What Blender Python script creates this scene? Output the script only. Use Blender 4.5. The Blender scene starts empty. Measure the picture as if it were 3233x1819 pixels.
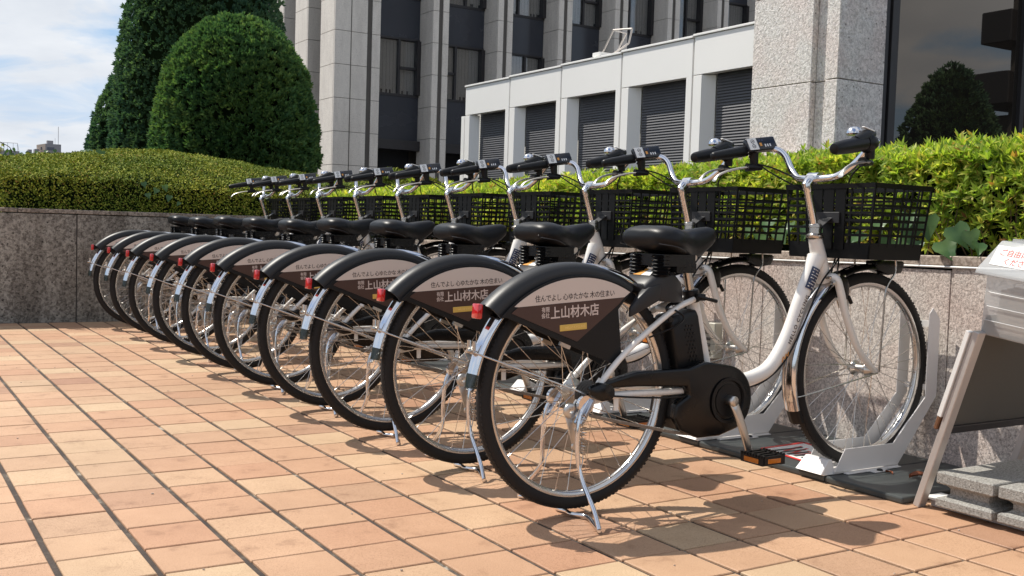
import bpy, bmesh, math, random
import numpy as np
from mathutils import Vector, Matrix
random.seed(7); rng = np.random.default_rng(7)
PI = math.pi
scn = bpy.context.scene
col = scn.collection
# ------------------------------------------------------------------ camera, sky, sun, exposure
CAM = Vector((-0.369, -3.521, 0.795))
def cam_rows(yaw, pitch, roll):
    cy, sy, cp, sp = math.cos(yaw), math.sin(yaw), math.cos(pitch), math.sin(pitch)
    f = Vector((cy*cp, sy*cp, sp)); r = Vector((sy, -cy, 0)); u = r.cross(f)
    cr, sr = math.cos(roll), math.sin(roll)
    return cr*r + sr*u, -sr*r + cr*u, f
rr, uu, ff = cam_rows(math.radians(58.051), math.radians(-3.194), math.radians(1.788))
cd = bpy.data.cameras.new('camera'); cam = bpy.data.objects.new('camera', cd); col.objects.link(cam)
m = Matrix((rr, uu, -ff)).transposed().to_4x4(); m.translation = CAM
cam.matrix_world = m
cd.sensor_width = 36; cd.lens = 3296.64/3233*36; cd.clip_start = 0.05; cd.clip_end = 3000
scn.camera = cam
SUN = Vector((0.35, -0.61, -1.0)).normalized()
el = math.asin(-SUN.z); az = math.atan2(-SUN.x, -SUN.y)      # azimuth of the sun from +Y towards +X
w = bpy.data.worlds.new('World'); scn.world = w; w.use_nodes = True
nt = w.node_tree; N = nt.nodes; Lk = nt.links; N.clear()
out = N.new('ShaderNodeOutputWorld'); bg = N.new('ShaderNodeBackground'); bg.inputs['Strength'].default_value = 0.125
sky = N.new('ShaderNodeTexSky'); sky.sky_type = 'NISHITA'; sky.sun_disc = False
sky.sun_elevation = el; sky.sun_rotation = az; sky.air_density = 1.0; sky.dust_density = 0.6; sky.ozone_density = 1.5
tc = N.new('ShaderNodeTexCoord'); sep = N.new('ShaderNodeSeparateXYZ'); Lk.new(tc.outputs['Generated'], sep.inputs[0])
def wmath(op, a, b=None):
    n = N.new('ShaderNodeMath'); n.operation = op
    for i, v in enumerate((a, b)):
        if v is None: continue
        if isinstance(v, (int, float)): n.inputs[i].default_value = v
        else: Lk.new(v, n.inputs[i])
    return n.outputs[0]
zc = wmath('ADD', wmath('MAXIMUM', sep.outputs[2], 0.0), 0.16)
cx = wmath('DIVIDE', sep.outputs[0], zc); cyy = wmath('DIVIDE', sep.outputs[1], zc)
cmb = N.new('ShaderNodeCombineXYZ'); Lk.new(cx, cmb.inputs[0]); Lk.new(cyy, cmb.inputs[1])
cn = N.new('ShaderNodeTexNoise'); cn.inputs['Scale'].default_value = 1.15; cn.inputs['Detail'].default_value = 7; cn.inputs['Roughness'].default_value = 0.55; cn.inputs['Distortion'].default_value = 0.4
mp = N.new('ShaderNodeMapping'); mp.inputs['Location'].default_value = (0.3, 5.2, 0); mp.inputs['Scale'].default_value = (1.5, 1.2, 1); mp.inputs['Rotation'].default_value = (0, 0, 0.5)
Lk.new(cmb.outputs[0], mp.inputs[0]); Lk.new(mp.outputs[0], cn.inputs[0])
cr_ = N.new('ShaderNodeValToRGB'); cr_.color_ramp.elements[0].position = 0.40; cr_.color_ramp.elements[1].position = 0.54
cr_.color_ramp.elements[0].color = (0, 0, 0, 1); cr_.color_ramp.elements[1].color = (0.93, 0.93, 0.93, 1)
Lk.new(cn.outputs[0], cr_.inputs[0])
cn2 = N.new('ShaderNodeTexNoise'); cn2.inputs['Scale'].default_value = 2.4; cn2.inputs['Detail'].default_value = 5
Lk.new(mp.outputs[0], cn2.inputs[0])
ccol = N.new('ShaderNodeMix'); ccol.data_type = 'RGBA'; ccol.inputs['A'].default_value = (3.9, 4.2, 4.7, 1); ccol.inputs['B'].default_value = (6.7, 6.75, 6.8, 1)
Lk.new(cn2.outputs[0], ccol.inputs['Factor'])
mix = N.new('ShaderNodeMix'); mix.data_type = 'RGBA'
cap = N.new('ShaderNodeMix'); cap.data_type = 'RGBA'; cap.blend_type = 'DARKEN'; cap.inputs['Factor'].default_value = 1; Lk.new(sky.outputs[0], cap.inputs['A']); cap.inputs['B'].default_value = (2.75, 4.0, 5.6, 1)
Lk.new(cr_.outputs[0], mix.inputs['Factor']); Lk.new(cap.outputs['Result'], mix.inputs['A']); Lk.new(ccol.outputs['Result'], mix.inputs['B'])
Lk.new(mix.outputs['Result'], bg.inputs['Color']); Lk.new(bg.outputs[0], out.inputs[0])
sl = bpy.data.lights.new('sun', 'SUN'); sl.energy = 4.4; sl.angle = math.radians(0.53); sl.color = (1.0, 0.94, 0.85)
so = bpy.data.objects.new('sun', sl); col.objects.link(so)
so.rotation_euler = SUN.to_track_quat('-Z', 'Y').to_euler()
scn.view_settings.view_transform = 'Standard'; scn.view_settings.look = 'None'; scn.view_settings.gamma = 1
scn.view_settings.use_curve_mapping = False; scn.view_settings.exposure = 0.34

# ------------------------------------------------------------------ materials
def new_mat(name):
    mt = bpy.data.materials.new(name); mt.use_nodes = True
    return mt, mt.node_tree.nodes, mt.node_tree.links, mt.node_tree.nodes['Principled BSDF']
def plain(name, c, rough=0.5, metal=0.0, spec=0.5, bump=0.0, bscale=200, coat=0.0, var=0.0, vscale=6):
    mt, n, l, b = new_mat(name)
    b.inputs['Base Color'].default_value = (*c, 1); b.inputs['Roughness'].default_value = rough
    b.inputs['Metallic'].default_value = metal; b.inputs['Specular IOR Level'].default_value = spec
    b.inputs['Coat Weight'].default_value = coat
    t = n.new('ShaderNodeTexCoord')
    if var > 0:
        no = n.new('ShaderNodeTexNoise'); no.inputs['Scale'].default_value = vscale; no.inputs['Detail'].default_value = 6
        l.new(t.outputs['Object'], no.inputs[0])
        mx = n.new('ShaderNodeMix'); mx.data_type = 'RGBA'
        mx.inputs['A'].default_value = (*[x*(1-var) for x in c], 1); mx.inputs['B'].default_value = (*[min(1, x*(1+var)) for x in c], 1)
        l.new(no.outputs[0], mx.inputs['Factor']); l.new(mx.outputs['Result'], b.inputs['Base Color'])
        mr = n.new('ShaderNodeMapRange'); mr.inputs[3].default_value = max(0.02, rough-0.1); mr.inputs[4].default_value = min(1, rough+0.12)
        l.new(no.outputs[0], mr.inputs[0]); l.new(mr.outputs[0], b.inputs['Roughness'])
    if bump > 0:
        nb = n.new('ShaderNodeTexNoise'); nb.inputs['Scale'].default_value = bscale; nb.inputs['Detail'].default_value = 3
        l.new(t.outputs['Object'], nb.inputs[0])
        bp = n.new('ShaderNodeBump'); bp.inputs['Strength'].default_value = bump; bp.inputs['Distance'].default_value = 0.002
        l.new(nb.outputs[0], bp.inputs['Height']); l.new(bp.outputs[0], b.inputs['Normal'])
    return mt
def ramp(n, pts):
    r = n.new('ShaderNodeValToRGB'); e = r.color_ramp.elements
    while len(e) < len(pts): e.new(0.5)
    for x, (p, c) in zip(e, pts): x.position = p; x.color = (*c, 1)
    return r
M = {}
M['white_paint'] = plain('white_paint', (0.80, 0.77, 0.72), 0.28, coat=0.4, var=0.03, vscale=9)
M['dock_paint'] = plain('dock_paint', (0.76, 0.74, 0.72), 0.45, var=0.05, vscale=8, bump=0.05, bscale=400)
M['black_plastic'] = plain('black_plastic', (0.0075, 0.0075, 0.008), 0.42, spec=0.3, bump=0.08, bscale=900, var=0.15)
M['black_gloss'] = plain('black_gloss', (0.0045, 0.0045, 0.005), 0.25, spec=0.35, var=0.1)
M['cover_plastic'] = plain('cover_plastic', (0.018, 0.018, 0.019), 0.40, spec=0.4, bump=0.12, bscale=700, var=0.08)
M['grey_plastic'] = plain('grey_plastic', (0.022, 0.022, 0.024), 0.42, spec=0.35, bump=0.1, bscale=600, var=0.1)
M['basket_plastic'] = plain('basket_plastic', (0.0035, 0.0034, 0.0034), 0.42, spec=0.22, var=0.1)
M['leatherette'] = plain('leatherette', (0.005, 0.005, 0.006), 0.40, spec=0.28, bump=0.15, bscale=420)
M['rubber'] = plain('rubber', (0.014, 0.013, 0.013), 0.7, spec=0.3, bump=0.3, bscale=300, var=0.2)
M['chrome'] = plain('chrome', (0.72, 0.72, 0.74), 0.10, metal=1, var=0.04)
M['rim_metal'] = plain('rim_metal', (0.62, 0.60, 0.58), 0.24, metal=1, var=0.06)
M['alloy'] = plain('alloy', (0.58, 0.56, 0.53), 0.30, metal=1, var=0.08, vscale=20)
M['steel'] = plain('steel', (0.55, 0.52, 0.48), 0.26, metal=1, var=0.08, vscale=30)
M['chain'] = plain('chain', (0.24, 0.22, 0.20), 0.45, metal=0.8, var=0.4, vscale=120)
M['silver_lever'] = plain('silver_lever', (0.62, 0.60, 0.56), 0.33, metal=0.8)
M['beige_print'] = plain('beige_print', (0.62, 0.53, 0.47), 0.4, var=0.02)
M['brown_print'] = plain('brown_print', (0.062, 0.030, 0.022), 0.38, var=0.04)
M['yellow_print'] = plain('yellow_print', (0.66, 0.44, 0.10), 0.4)
M['yellow_dark'] = plain('yellow_dark', (0.85, 0.62, 0.22), 0.4)
M['ink_dark'] = plain('ink_dark', (0.035, 0.022, 0.02), 0.5)
M['ink_light'] = plain('ink_light', (0.62, 0.52, 0.47), 0.4)
M['ink_white'] = plain('ink_white', (0.75, 0.75, 0.75), 0.4)
M['ink_grey'] = plain('ink_grey', (0.10, 0.09, 0.09), 0.5)
M['ink_red'] = plain('ink_red', (0.62, 0.035, 0.03), 0.5)
M['ink_orange'] = plain('ink_orange', (0.72, 0.32, 0.06), 0.5)
M['navy_label'] = plain('navy_label', (0.03, 0.04, 0.09), 0.25)
M['label_white'] = plain('label_white', (0.78, 0.77, 0.74), 0.45)
M['display_black'] = plain('display_black', (0.012, 0.013, 0.018), 0.15)
M['amber'] = plain('amber', (0.55, 0.16, 0.01), 0.15, coat=0.8, var=0.3, vscale=90)
M['red_lens'] = plain('red_lens', (0.50, 0.006, 0.008), 0.10, coat=1.0, var=0.25, vscale=120)
M['rust'] = plain('rust', (0.16, 0.07, 0.03), 0.8, var=0.4, vscale=60)
M['aluminium_frame'] = plain('aluminium_frame', (0.50, 0.46, 0.43), 0.42, metal=0.35, var=0.08, vscale=12)
M['board_dark'] = plain('board_dark', (0.080, 0.077, 0.068), 0.75, var=0.15)
M['paper'] = plain('paper', (0.34, 0.27, 0.21), 0.8, var=0.15, vscale=20)
M['mat_rubber'] = plain('mat_rubber', (0.045, 0.052, 0.052), 0.42, var=0.35, vscale=5, bump=0.2, bscale=150)
M['vent_plastic'] = plain('vent_plastic', (0.50, 0.48, 0.40), 0.5, var=0.05)
M['dry_leaf'] = plain('dry_leaf', (0.22, 0.06, 0.02), 0.6, var=0.3, vscale=60)
M['branch'] = plain('branch', (0.10, 0.065, 0.04), 0.85, var=0.4, vscale=40)
M['soil'] = plain('soil', (0.045, 0.032, 0.022), 0.95, var=0.4, vscale=10, bump=0.6, bscale=60)
M['white_panel'] = plain('white_panel', (0.88, 0.87, 0.84), 0.38, var=0.03, vscale=1.5)
M['louver_metal'] = plain('louver_metal', (0.085, 0.086, 0.095), 0.5, metal=0.0, var=0.1)
M['louver_back'] = plain('louver_back', (0.008, 0.009, 0.012), 0.8)
M['window_frame'] = plain('window_frame', (0.022, 0.020, 0.022), 0.45, var=0.1)
M['spandrel'] = plain('spandrel', (0.036, 0.040, 0.052), 0.25, var=0.12, vscale=0.8)
M['blind'] = plain('blind', (0.70, 0.66, 0.57), 0.8, var=0.08, vscale=3)
M['far_wall'] = plain('far_wall', (0.30, 0.29, 0.30), 0.8, var=0.05)
M['far_wall_warm'] = plain('far_wall_warm', (0.45, 0.36, 0.29), 0.8, var=0.05)
M['far_window'] = plain('far_window', (0.10, 0.11, 0.14), 0.2)
M['dark_concrete'] = plain('dark_concrete', (0.10, 0.09, 0.08), 0.8, var=0.2, vscale=2)

def glass_like(name, tint, rough=0.03, spec=0.9, through=0.0):
    mt, n, l, b = new_mat(name)
    b.inputs['Base Color'].default_value = (*tint, 1); b.inputs['Roughness'].default_value = rough
    b.inputs['Specular IOR Level'].default_value = spec; b.inputs['IOR'].default_value = 1.5
    t = n.new('ShaderNodeTexCoord'); no = n.new('ShaderNodeTexNoise'); no.inputs['Scale'].default_value = 0.7
    l.new(t.outputs['Object'], no.inputs[0]); bp = n.new('ShaderNodeBump'); bp.inputs['Strength'].default_value = 0.02; bp.inputs['Distance'].default_value = 0.05
    l.new(no.outputs[0], bp.inputs['Height']); l.new(bp.outputs[0], b.inputs['Normal'])
    if through > 0:
        o = n['Material Output']; ms = n.new('ShaderNodeMixShader'); tr = n.new('ShaderNodeBsdfTransparent'); tr.inputs[0].default_value = (0.93, 0.94, 0.96, 1)
        ms.inputs[0].default_value = through; l.new(b.outputs[0], ms.inputs[1]); l.new(tr.outputs[0], ms.inputs[2]); l.new(ms.outputs[0], o.inputs[0])
    return mt
M['dark_glass'] = glass_like('dark_glass', (0.014, 0.012, 0.010), 0.01, 1.0)
M['dark_glass'].node_tree.nodes['Principled BSDF'].inputs['IOR'].default_value = 1.55
M['dark_glass'].node_tree.nodes['Principled BSDF'].inputs['Specular Tint'].default_value = (1.0, 0.86, 0.72, 1)
M['office_glass'] = glass_like('office_glass', (0.02, 0.022, 0.026), 0.02, 1.0, 0.70)
M['office_glass'].node_tree.nodes['Principled BSDF'].inputs['IOR'].default_value = 2.2
M['milky_plastic'] = glass_like('milky_plastic', (0.62, 0.63, 0.62), 0.18, 0.6, 0.55)
M['clear_plastic'] = glass_like('clear_plastic', (0.70, 0.72, 0.72), 0.12, 0.6, 0.50)
M['smoke_flap'] = glass_like('smoke_flap', (0.02, 0.03, 0.025), 0.1, 0.6, 0.25)

def tile_mat(name, island):
    mt, n, l, b = new_mat(name)
    if island: g = n.new('ShaderNodeNewGeometry'); rnd = g.outputs['Random Per Island']
    else: g = n.new('ShaderNodeObjectInfo'); rnd = g.outputs['Random']
    r = ramp(n, [(0.0, (0.42, 0.235, 0.142)), (0.14, (0.5, 0.315, 0.195)), (0.34, (0.455, 0.27, 0.165)), (0.52, (0.51, 0.345, 0.215)), (0.7, (0.44, 0.245, 0.148)), (0.86, (0.52, 0.375, 0.235)), (1.0, (0.36, 0.195, 0.122))])
    l.new(rnd, r.inputs[0])
    tc = n.new('ShaderNodeTexCoord'); geo = n.new('ShaderNodeNewGeometry')
    n1 = n.new('ShaderNodeTexNoise'); n1.inputs['Scale'].default_value = 420; n1.inputs['Detail'].default_value = 3; l.new(geo.outputs['Position'], n1.inputs[0])
    r1 = ramp(n, [(0.36, (0.62, 0.56, 0.50)), (0.46, (1, 1, 1)), (0.62, (1.0, 1.0, 1.0)), (0.72, (1.1, 1.12, 1.14))]); l.new(n1.outputs[0], r1.inputs[0])
    n2 = n.new('ShaderNodeTexNoise'); n2.inputs['Scale'].default_value = 9; n2.inputs['Detail'].default_value = 6; n2.inputs['Roughness'].default_value = 0.65; l.new(geo.outputs['Position'], n2.inputs[0])
    r2 = ramp(n, [(0.28, (0.68, 0.63, 0.60)), (0.42, (1.0, 0.99, 0.98)), (0.75, (1.08, 1.09, 1.10))]); l.new(n2.outputs[0], r2.inputs[0])
    n3 = n.new('ShaderNodeTexNoise'); n3.inputs['Scale'].default_value = 1.1; n3.inputs['Detail'].default_value = 4; l.new(geo.outputs['Position'], n3.inputs[0])
    r3 = ramp(n, [(0.3, (0.86, 0.84, 0.83)), (0.7, (1.08, 1.07, 1.06))]); l.new(n3.outputs[0], r3.inputs[0])
    cur = r.outputs[0]
    for o_ in (r1, r2, r3):
        mx = n.new('ShaderNodeMix'); mx.data_type = 'RGBA'; mx.blend_type = 'MULTIPLY'; mx.inputs['Factor'].default_value = 1
        l.new(cur, mx.inputs['A']); l.new(o_.outputs[0], mx.inputs['B']); cur = mx.outputs['Result']
    l.new(cur, b.inputs['Base Color']); b.inputs['Roughness'].default_value = 0.62; b.inputs['Specular IOR Level'].default_value = 0.35
    bp = n.new('ShaderNodeBump'); bp.inputs['Strength'].default_value = 0.25; bp.inputs['Distance'].default_value = 0.002; l.new(n1.outputs[0], bp.inputs['Height'])
    n4 = n.new('ShaderNodeTexNoise'); n4.inputs['Scale'].default_value = 25; l.new(geo.outputs['Position'], n4.inputs[0])
    bp2 = n.new('ShaderNodeBump'); bp2.inputs['Strength'].default_value = 0.12; bp2.inputs['Distance'].default_value = 0.006; l.new(n4.outputs[0], bp2.inputs['Height']); l.new(bp.outputs[0], bp2.inputs['Normal'])
    l.new(bp2.outputs[0], b.inputs['Normal'])
    return mt
M['tile'] = tile_mat('tile_ceramic', False); M['tile_far'] = tile_mat('tile_ceramic_far', True)
def grout_mat():
    mt, n, l, b = new_mat('grout'); g = n.new('ShaderNodeNewGeometry')
    a = n.new('ShaderNodeTexNoise'); a.inputs['Scale'].default_value = 6; a.inputs['Detail'].default_value = 8; a.inputs['Roughness'].default_value = 0.75; l.new(g.outputs['Position'], a.inputs[0])
    r = ramp(n, [(0.35, (0.030, 0.021, 0.017)), (0.52, (0.055, 0.040, 0.031)), (0.59, (0.10, 0.08, 0.06)), (0.63, (0.36, 0.32, 0.26))]); l.new(a.outputs[0], r.inputs[0])
    l.new(r.outputs[0], b.inputs['Base Color']); b.inputs['Roughness'].default_value = 0.9
    c = n.new('ShaderNodeTexNoise'); c.inputs['Scale'].default_value = 150; l.new(g.outputs['Position'], c.inputs[0])
    bp = n.new('ShaderNodeBump'); bp.inputs['Strength'].default_value = 0.7; bp.inputs['Distance'].default_value = 0.004; l.new(c.outputs[0], bp.inputs['Height']); l.new(bp.outputs[0], b.inputs['Normal'])
    return mt
M['grout'] = grout_mat()
def granite(name, base, dark, scale, bump, stain=0.0, spots=(0.04, 0.035, 0.03), lo=0.0, dist=0.006, pink=None):
    mt, n, l, b = new_mat(name); g = n.new('ShaderNodeNewGeometry')
    a = n.new('ShaderNodeTexNoise'); a.inputs['Scale'].default_value = scale; a.inputs['Detail'].default_value = 5; a.inputs['Roughness'].default_value = 0.7; a.inputs['Distortion'].default_value = 0.6
    l.new(g.outputs['Position'], a.inputs[0])
    r = ramp(n, [(0.33, dark), (0.47, tuple((x+y)/2 for x, y in zip(base, dark))), (0.56, base), (0.75, tuple(min(1, x*1.25) for x in base))]); l.new(a.outputs[0], r.inputs[0])
    cur = r.outputs[0]
    v = n.new('ShaderNodeTexVoronoi'); v.inputs['Scale'].default_value = scale*0.62; l.new(g.outputs['Position'], v.inputs[0])
    rv = ramp(n, [(0.12, (1, 1, 1)), (0.26, (0, 0, 0))]); l.new(v.outputs['Distance'], rv.inputs[0])
    vc = n.new('ShaderNodeSeparateColor'); l.new(v.outputs['Color'], vc.inputs[0])
    gt = n.new('ShaderNodeMath'); gt.operation = 'GREATER_THAN'; gt.inputs[1].default_value = 0.74; l.new(vc.outputs[0], gt.inputs[0])
    ml = n.new('ShaderNodeMath'); ml.operation = 'MULTIPLY'; l.new(gt.outputs[0], ml.inputs[0]); l.new(rv.outputs[0], ml.inputs[1])
    mx = n.new('ShaderNodeMix'); mx.data_type = 'RGBA'; l.new(ml.outputs[0], mx.inputs['Factor']); l.new(cur, mx.inputs['A']); mx.inputs['B'].default_value = (*spots, 1); cur = mx.outputs['Result']
    if pink:
        pn = n.new('ShaderNodeTexNoise'); pn.inputs['Scale'].default_value = 3.0; pn.inputs['Detail'].default_value = 3; l.new(g.outputs['Position'], pn.inputs[0])
        pr = ramp(n, [(0.4, (1, 1, 1)), (0.65, pink)]); l.new(pn.outputs[0], pr.inputs[0])
        mp_ = n.new('ShaderNodeMix'); mp_.data_type = 'RGBA'; mp_.blend_type = 'MULTIPLY'; mp_.inputs['Factor'].default_value = 1; l.new(cur, mp_.inputs['A']); l.new(pr.outputs[0], mp_.inputs['B']); cur = mp_.outputs['Result']
    if stain > 0:      # weather streaks running down the stone
        tcn = n.new('ShaderNodeMapping'); tcn.inputs['Scale'].default_value = (3.2, 3.2, 0.75); l.new(g.outputs['Position'], tcn.inputs[0])
        s = n.new('ShaderNodeTexNoise'); s.inputs['Scale'].default_value = 1.6; s.inputs['Detail'].default_value = 7; s.inputs['Roughness'].default_value = 0.7; l.new(tcn.outputs[0], s.inputs[0])
        rs = ramp(n, [(0.40, (1, 1, 1)), (0.62, (1-stain, 1-stain*1.04, 1-stain*1.06))]); l.new(s.outputs[0], rs.inputs[0])
        m2 = n.new('ShaderNodeMix'); m2.data_type = 'RGBA'; m2.blend_type = 'MULTIPLY'; m2.inputs['Factor'].default_value = 1; l.new(cur, m2.inputs['A']); l.new(rs.outputs[0], m2.inputs['B']); cur = m2.outputs['Result']
    l.new(cur, b.inputs['Base Color']); b.inputs['Roughness'].default_value = 0.75; b.inputs['Specular IOR Level'].default_value = 0.3
    bp = n.new('ShaderNodeBump'); bp.inputs['Strength'].default_value = bump; bp.inputs['Distance'].default_value = dist; l.new(a.outputs[0], bp.inputs['Height']); l.new(bp.outputs[0], b.inputs['Normal'])
    return mt
M['granite_wall'] = granite('granite_wall', (0.76, 0.70, 0.635), (0.30, 0.255, 0.225), 125, 0.6, stain=0.10, dist=0.006, pink=(1.0, 0.90, 0.88))
M['granite_dirty'] = granite('granite_dirty', (0.37, 0.34, 0.29), (0.085, 0.070, 0.058), 48, 0.5, stain=0.48)
M['coping_dirty'] = granite('coping_dirty', (0.40, 0.34, 0.28), (0.10, 0.08, 0.065), 60, 0.4, stain=0.45)
M['coping_stone'] = granite('coping_stone', (0.58, 0.49, 0.41), (0.26, 0.20, 0.16), 60, 0.2, stain=0.35, spots=(0.2, 0.16, 0.13))
M['rough_granite'] = granite('rough_granite', (0.78, 0.745, 0.715), (0.45, 0.42, 0.40), 42, 1.0, dist=0.012, spots=(0.2, 0.18, 0.17), pink=(1.0, 0.93, 0.92))
M['tower_stone'] = granite('tower_stone', (0.76, 0.71, 0.64), (0.61, 0.565, 0.51), 60, 0.2, stain=0.12, spots=(0.3, 0.28, 0.27))
M['concrete_block'] = granite('concrete_block', (0.36, 0.35, 0.32), (0.17, 0.16, 0.145), 160, 0.8, dist=0.003, spots=(0.12, 0.11, 0.10))
def leaf_mat(name, stops, trans=0.35, rough=0.5, big=None, spec=0.25):
    mt, n, l, b = new_mat(name); g = n.new('ShaderNodeNewGeometry')
    r = ramp(n, stops); l.new(g.outputs['Random Per Island'], r.inputs[0]); cur = r.outputs[0]
    nz = n.new('ShaderNodeTexNoise'); nz.inputs['Scale'].default_value = big or 3.0; nz.inputs['Detail'].default_value = 4; l.new(g.outputs['Position'], nz.inputs[0])
    rz = ramp(n, [(0.35, (0.72, 0.82, 0.9)), (0.65, (1.18, 1.1, 1.0))]); l.new(nz.outputs[0], rz.inputs[0])
    mx = n.new('ShaderNodeMix'); mx.data_type = 'RGBA'; mx.blend_type = 'MULTIPLY'; mx.inputs['Factor'].default_value = 1; l.new(cur, mx.inputs['A']); l.new(rz.outputs[0], mx.inputs['B']); cur = mx.outputs['Result']
    l.new(cur, b.inputs['Base Color']); b.inputs['Roughness'].default_value = rough; b.inputs['Specular IOR Level'].default_value = spec
    tr = n.new('ShaderNodeBsdfTranslucent'); hs = n.new('ShaderNodeMix'); hs.data_type = 'RGBA'; hs.blend_type = 'MULTIPLY'; hs.inputs['Factor'].default_value = 1
    l.new(cur, hs.inputs['A']); hs.inputs['B'].default_value = (1.2, 1.35, 0.6, 1); l.new(hs.outputs['Result'], tr.inputs[0])
    ms = n.new('ShaderNodeMixShader'); ms.inputs[0].default_value = trans; l.new(b.outputs[0], ms.inputs[1]); l.new(tr.outputs[0], ms.inputs[2]); l.new(ms.outputs[0], n['Material Output'].inputs[0])
    return mt
M['azalea_leaf'] = leaf_mat('azalea_leaf', [(0.0, (0.13, 0.21, 0.03)), (0.25, (0.27, 0.37, 0.05)), (0.6, (0.44, 0.52, 0.08)), (0.84, (0.62, 0.63, 0.13)), (0.94, (0.56, 0.44, 0.12)), (1.0, (0.36, 0.15, 0.05))], 0.46)
M['hedge_leaf'] = leaf_mat('hedge_leaf', [(0.0, (0.08, 0.12, 0.018)), (0.4, (0.17, 0.215, 0.028)), (0.75, (0.29, 0.32, 0.042)), (0.95, (0.40, 0.38, 0.07)), (1.0, (0.26, 0.15, 0.05))], 0.06, 0.7, big=1.2, spec=0.08)
M['conifer_leaf'] = leaf_mat('conifer_leaf', [(0.0, (0.07, 0.145, 0.065)), (0.5, (0.12, 0.225, 0.085)), (0.85, (0.18, 0.29, 0.10)), (1.0, (0.24, 0.33, 0.11))], 0.2, 0.7, big=2.0, spec=0.08)
M['conifer_far'] = leaf_mat('conifer_far', [(0.0, (0.065, 0.135, 0.09)), (0.5, (0.105, 0.195, 0.115)), (1.0, (0.155, 0.25, 0.13))], 0.2, 0.7, big=2.0, spec=0.08)
M['ivy_leaf'] = leaf_mat('ivy_leaf', [(0.0, (0.04, 0.085, 0.03)), (0.5, (0.07, 0.14, 0.05)), (0.8, (0.12, 0.19, 0.08)), (1.0, (0.32, 0.36, 0.16))], 0.2, 0.35, big=14.0)
M['foliage_core'] = plain('foliage_core', (0.010, 0.017, 0.006), 1.0, spec=0.0, var=0.4, vscale=12)

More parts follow.
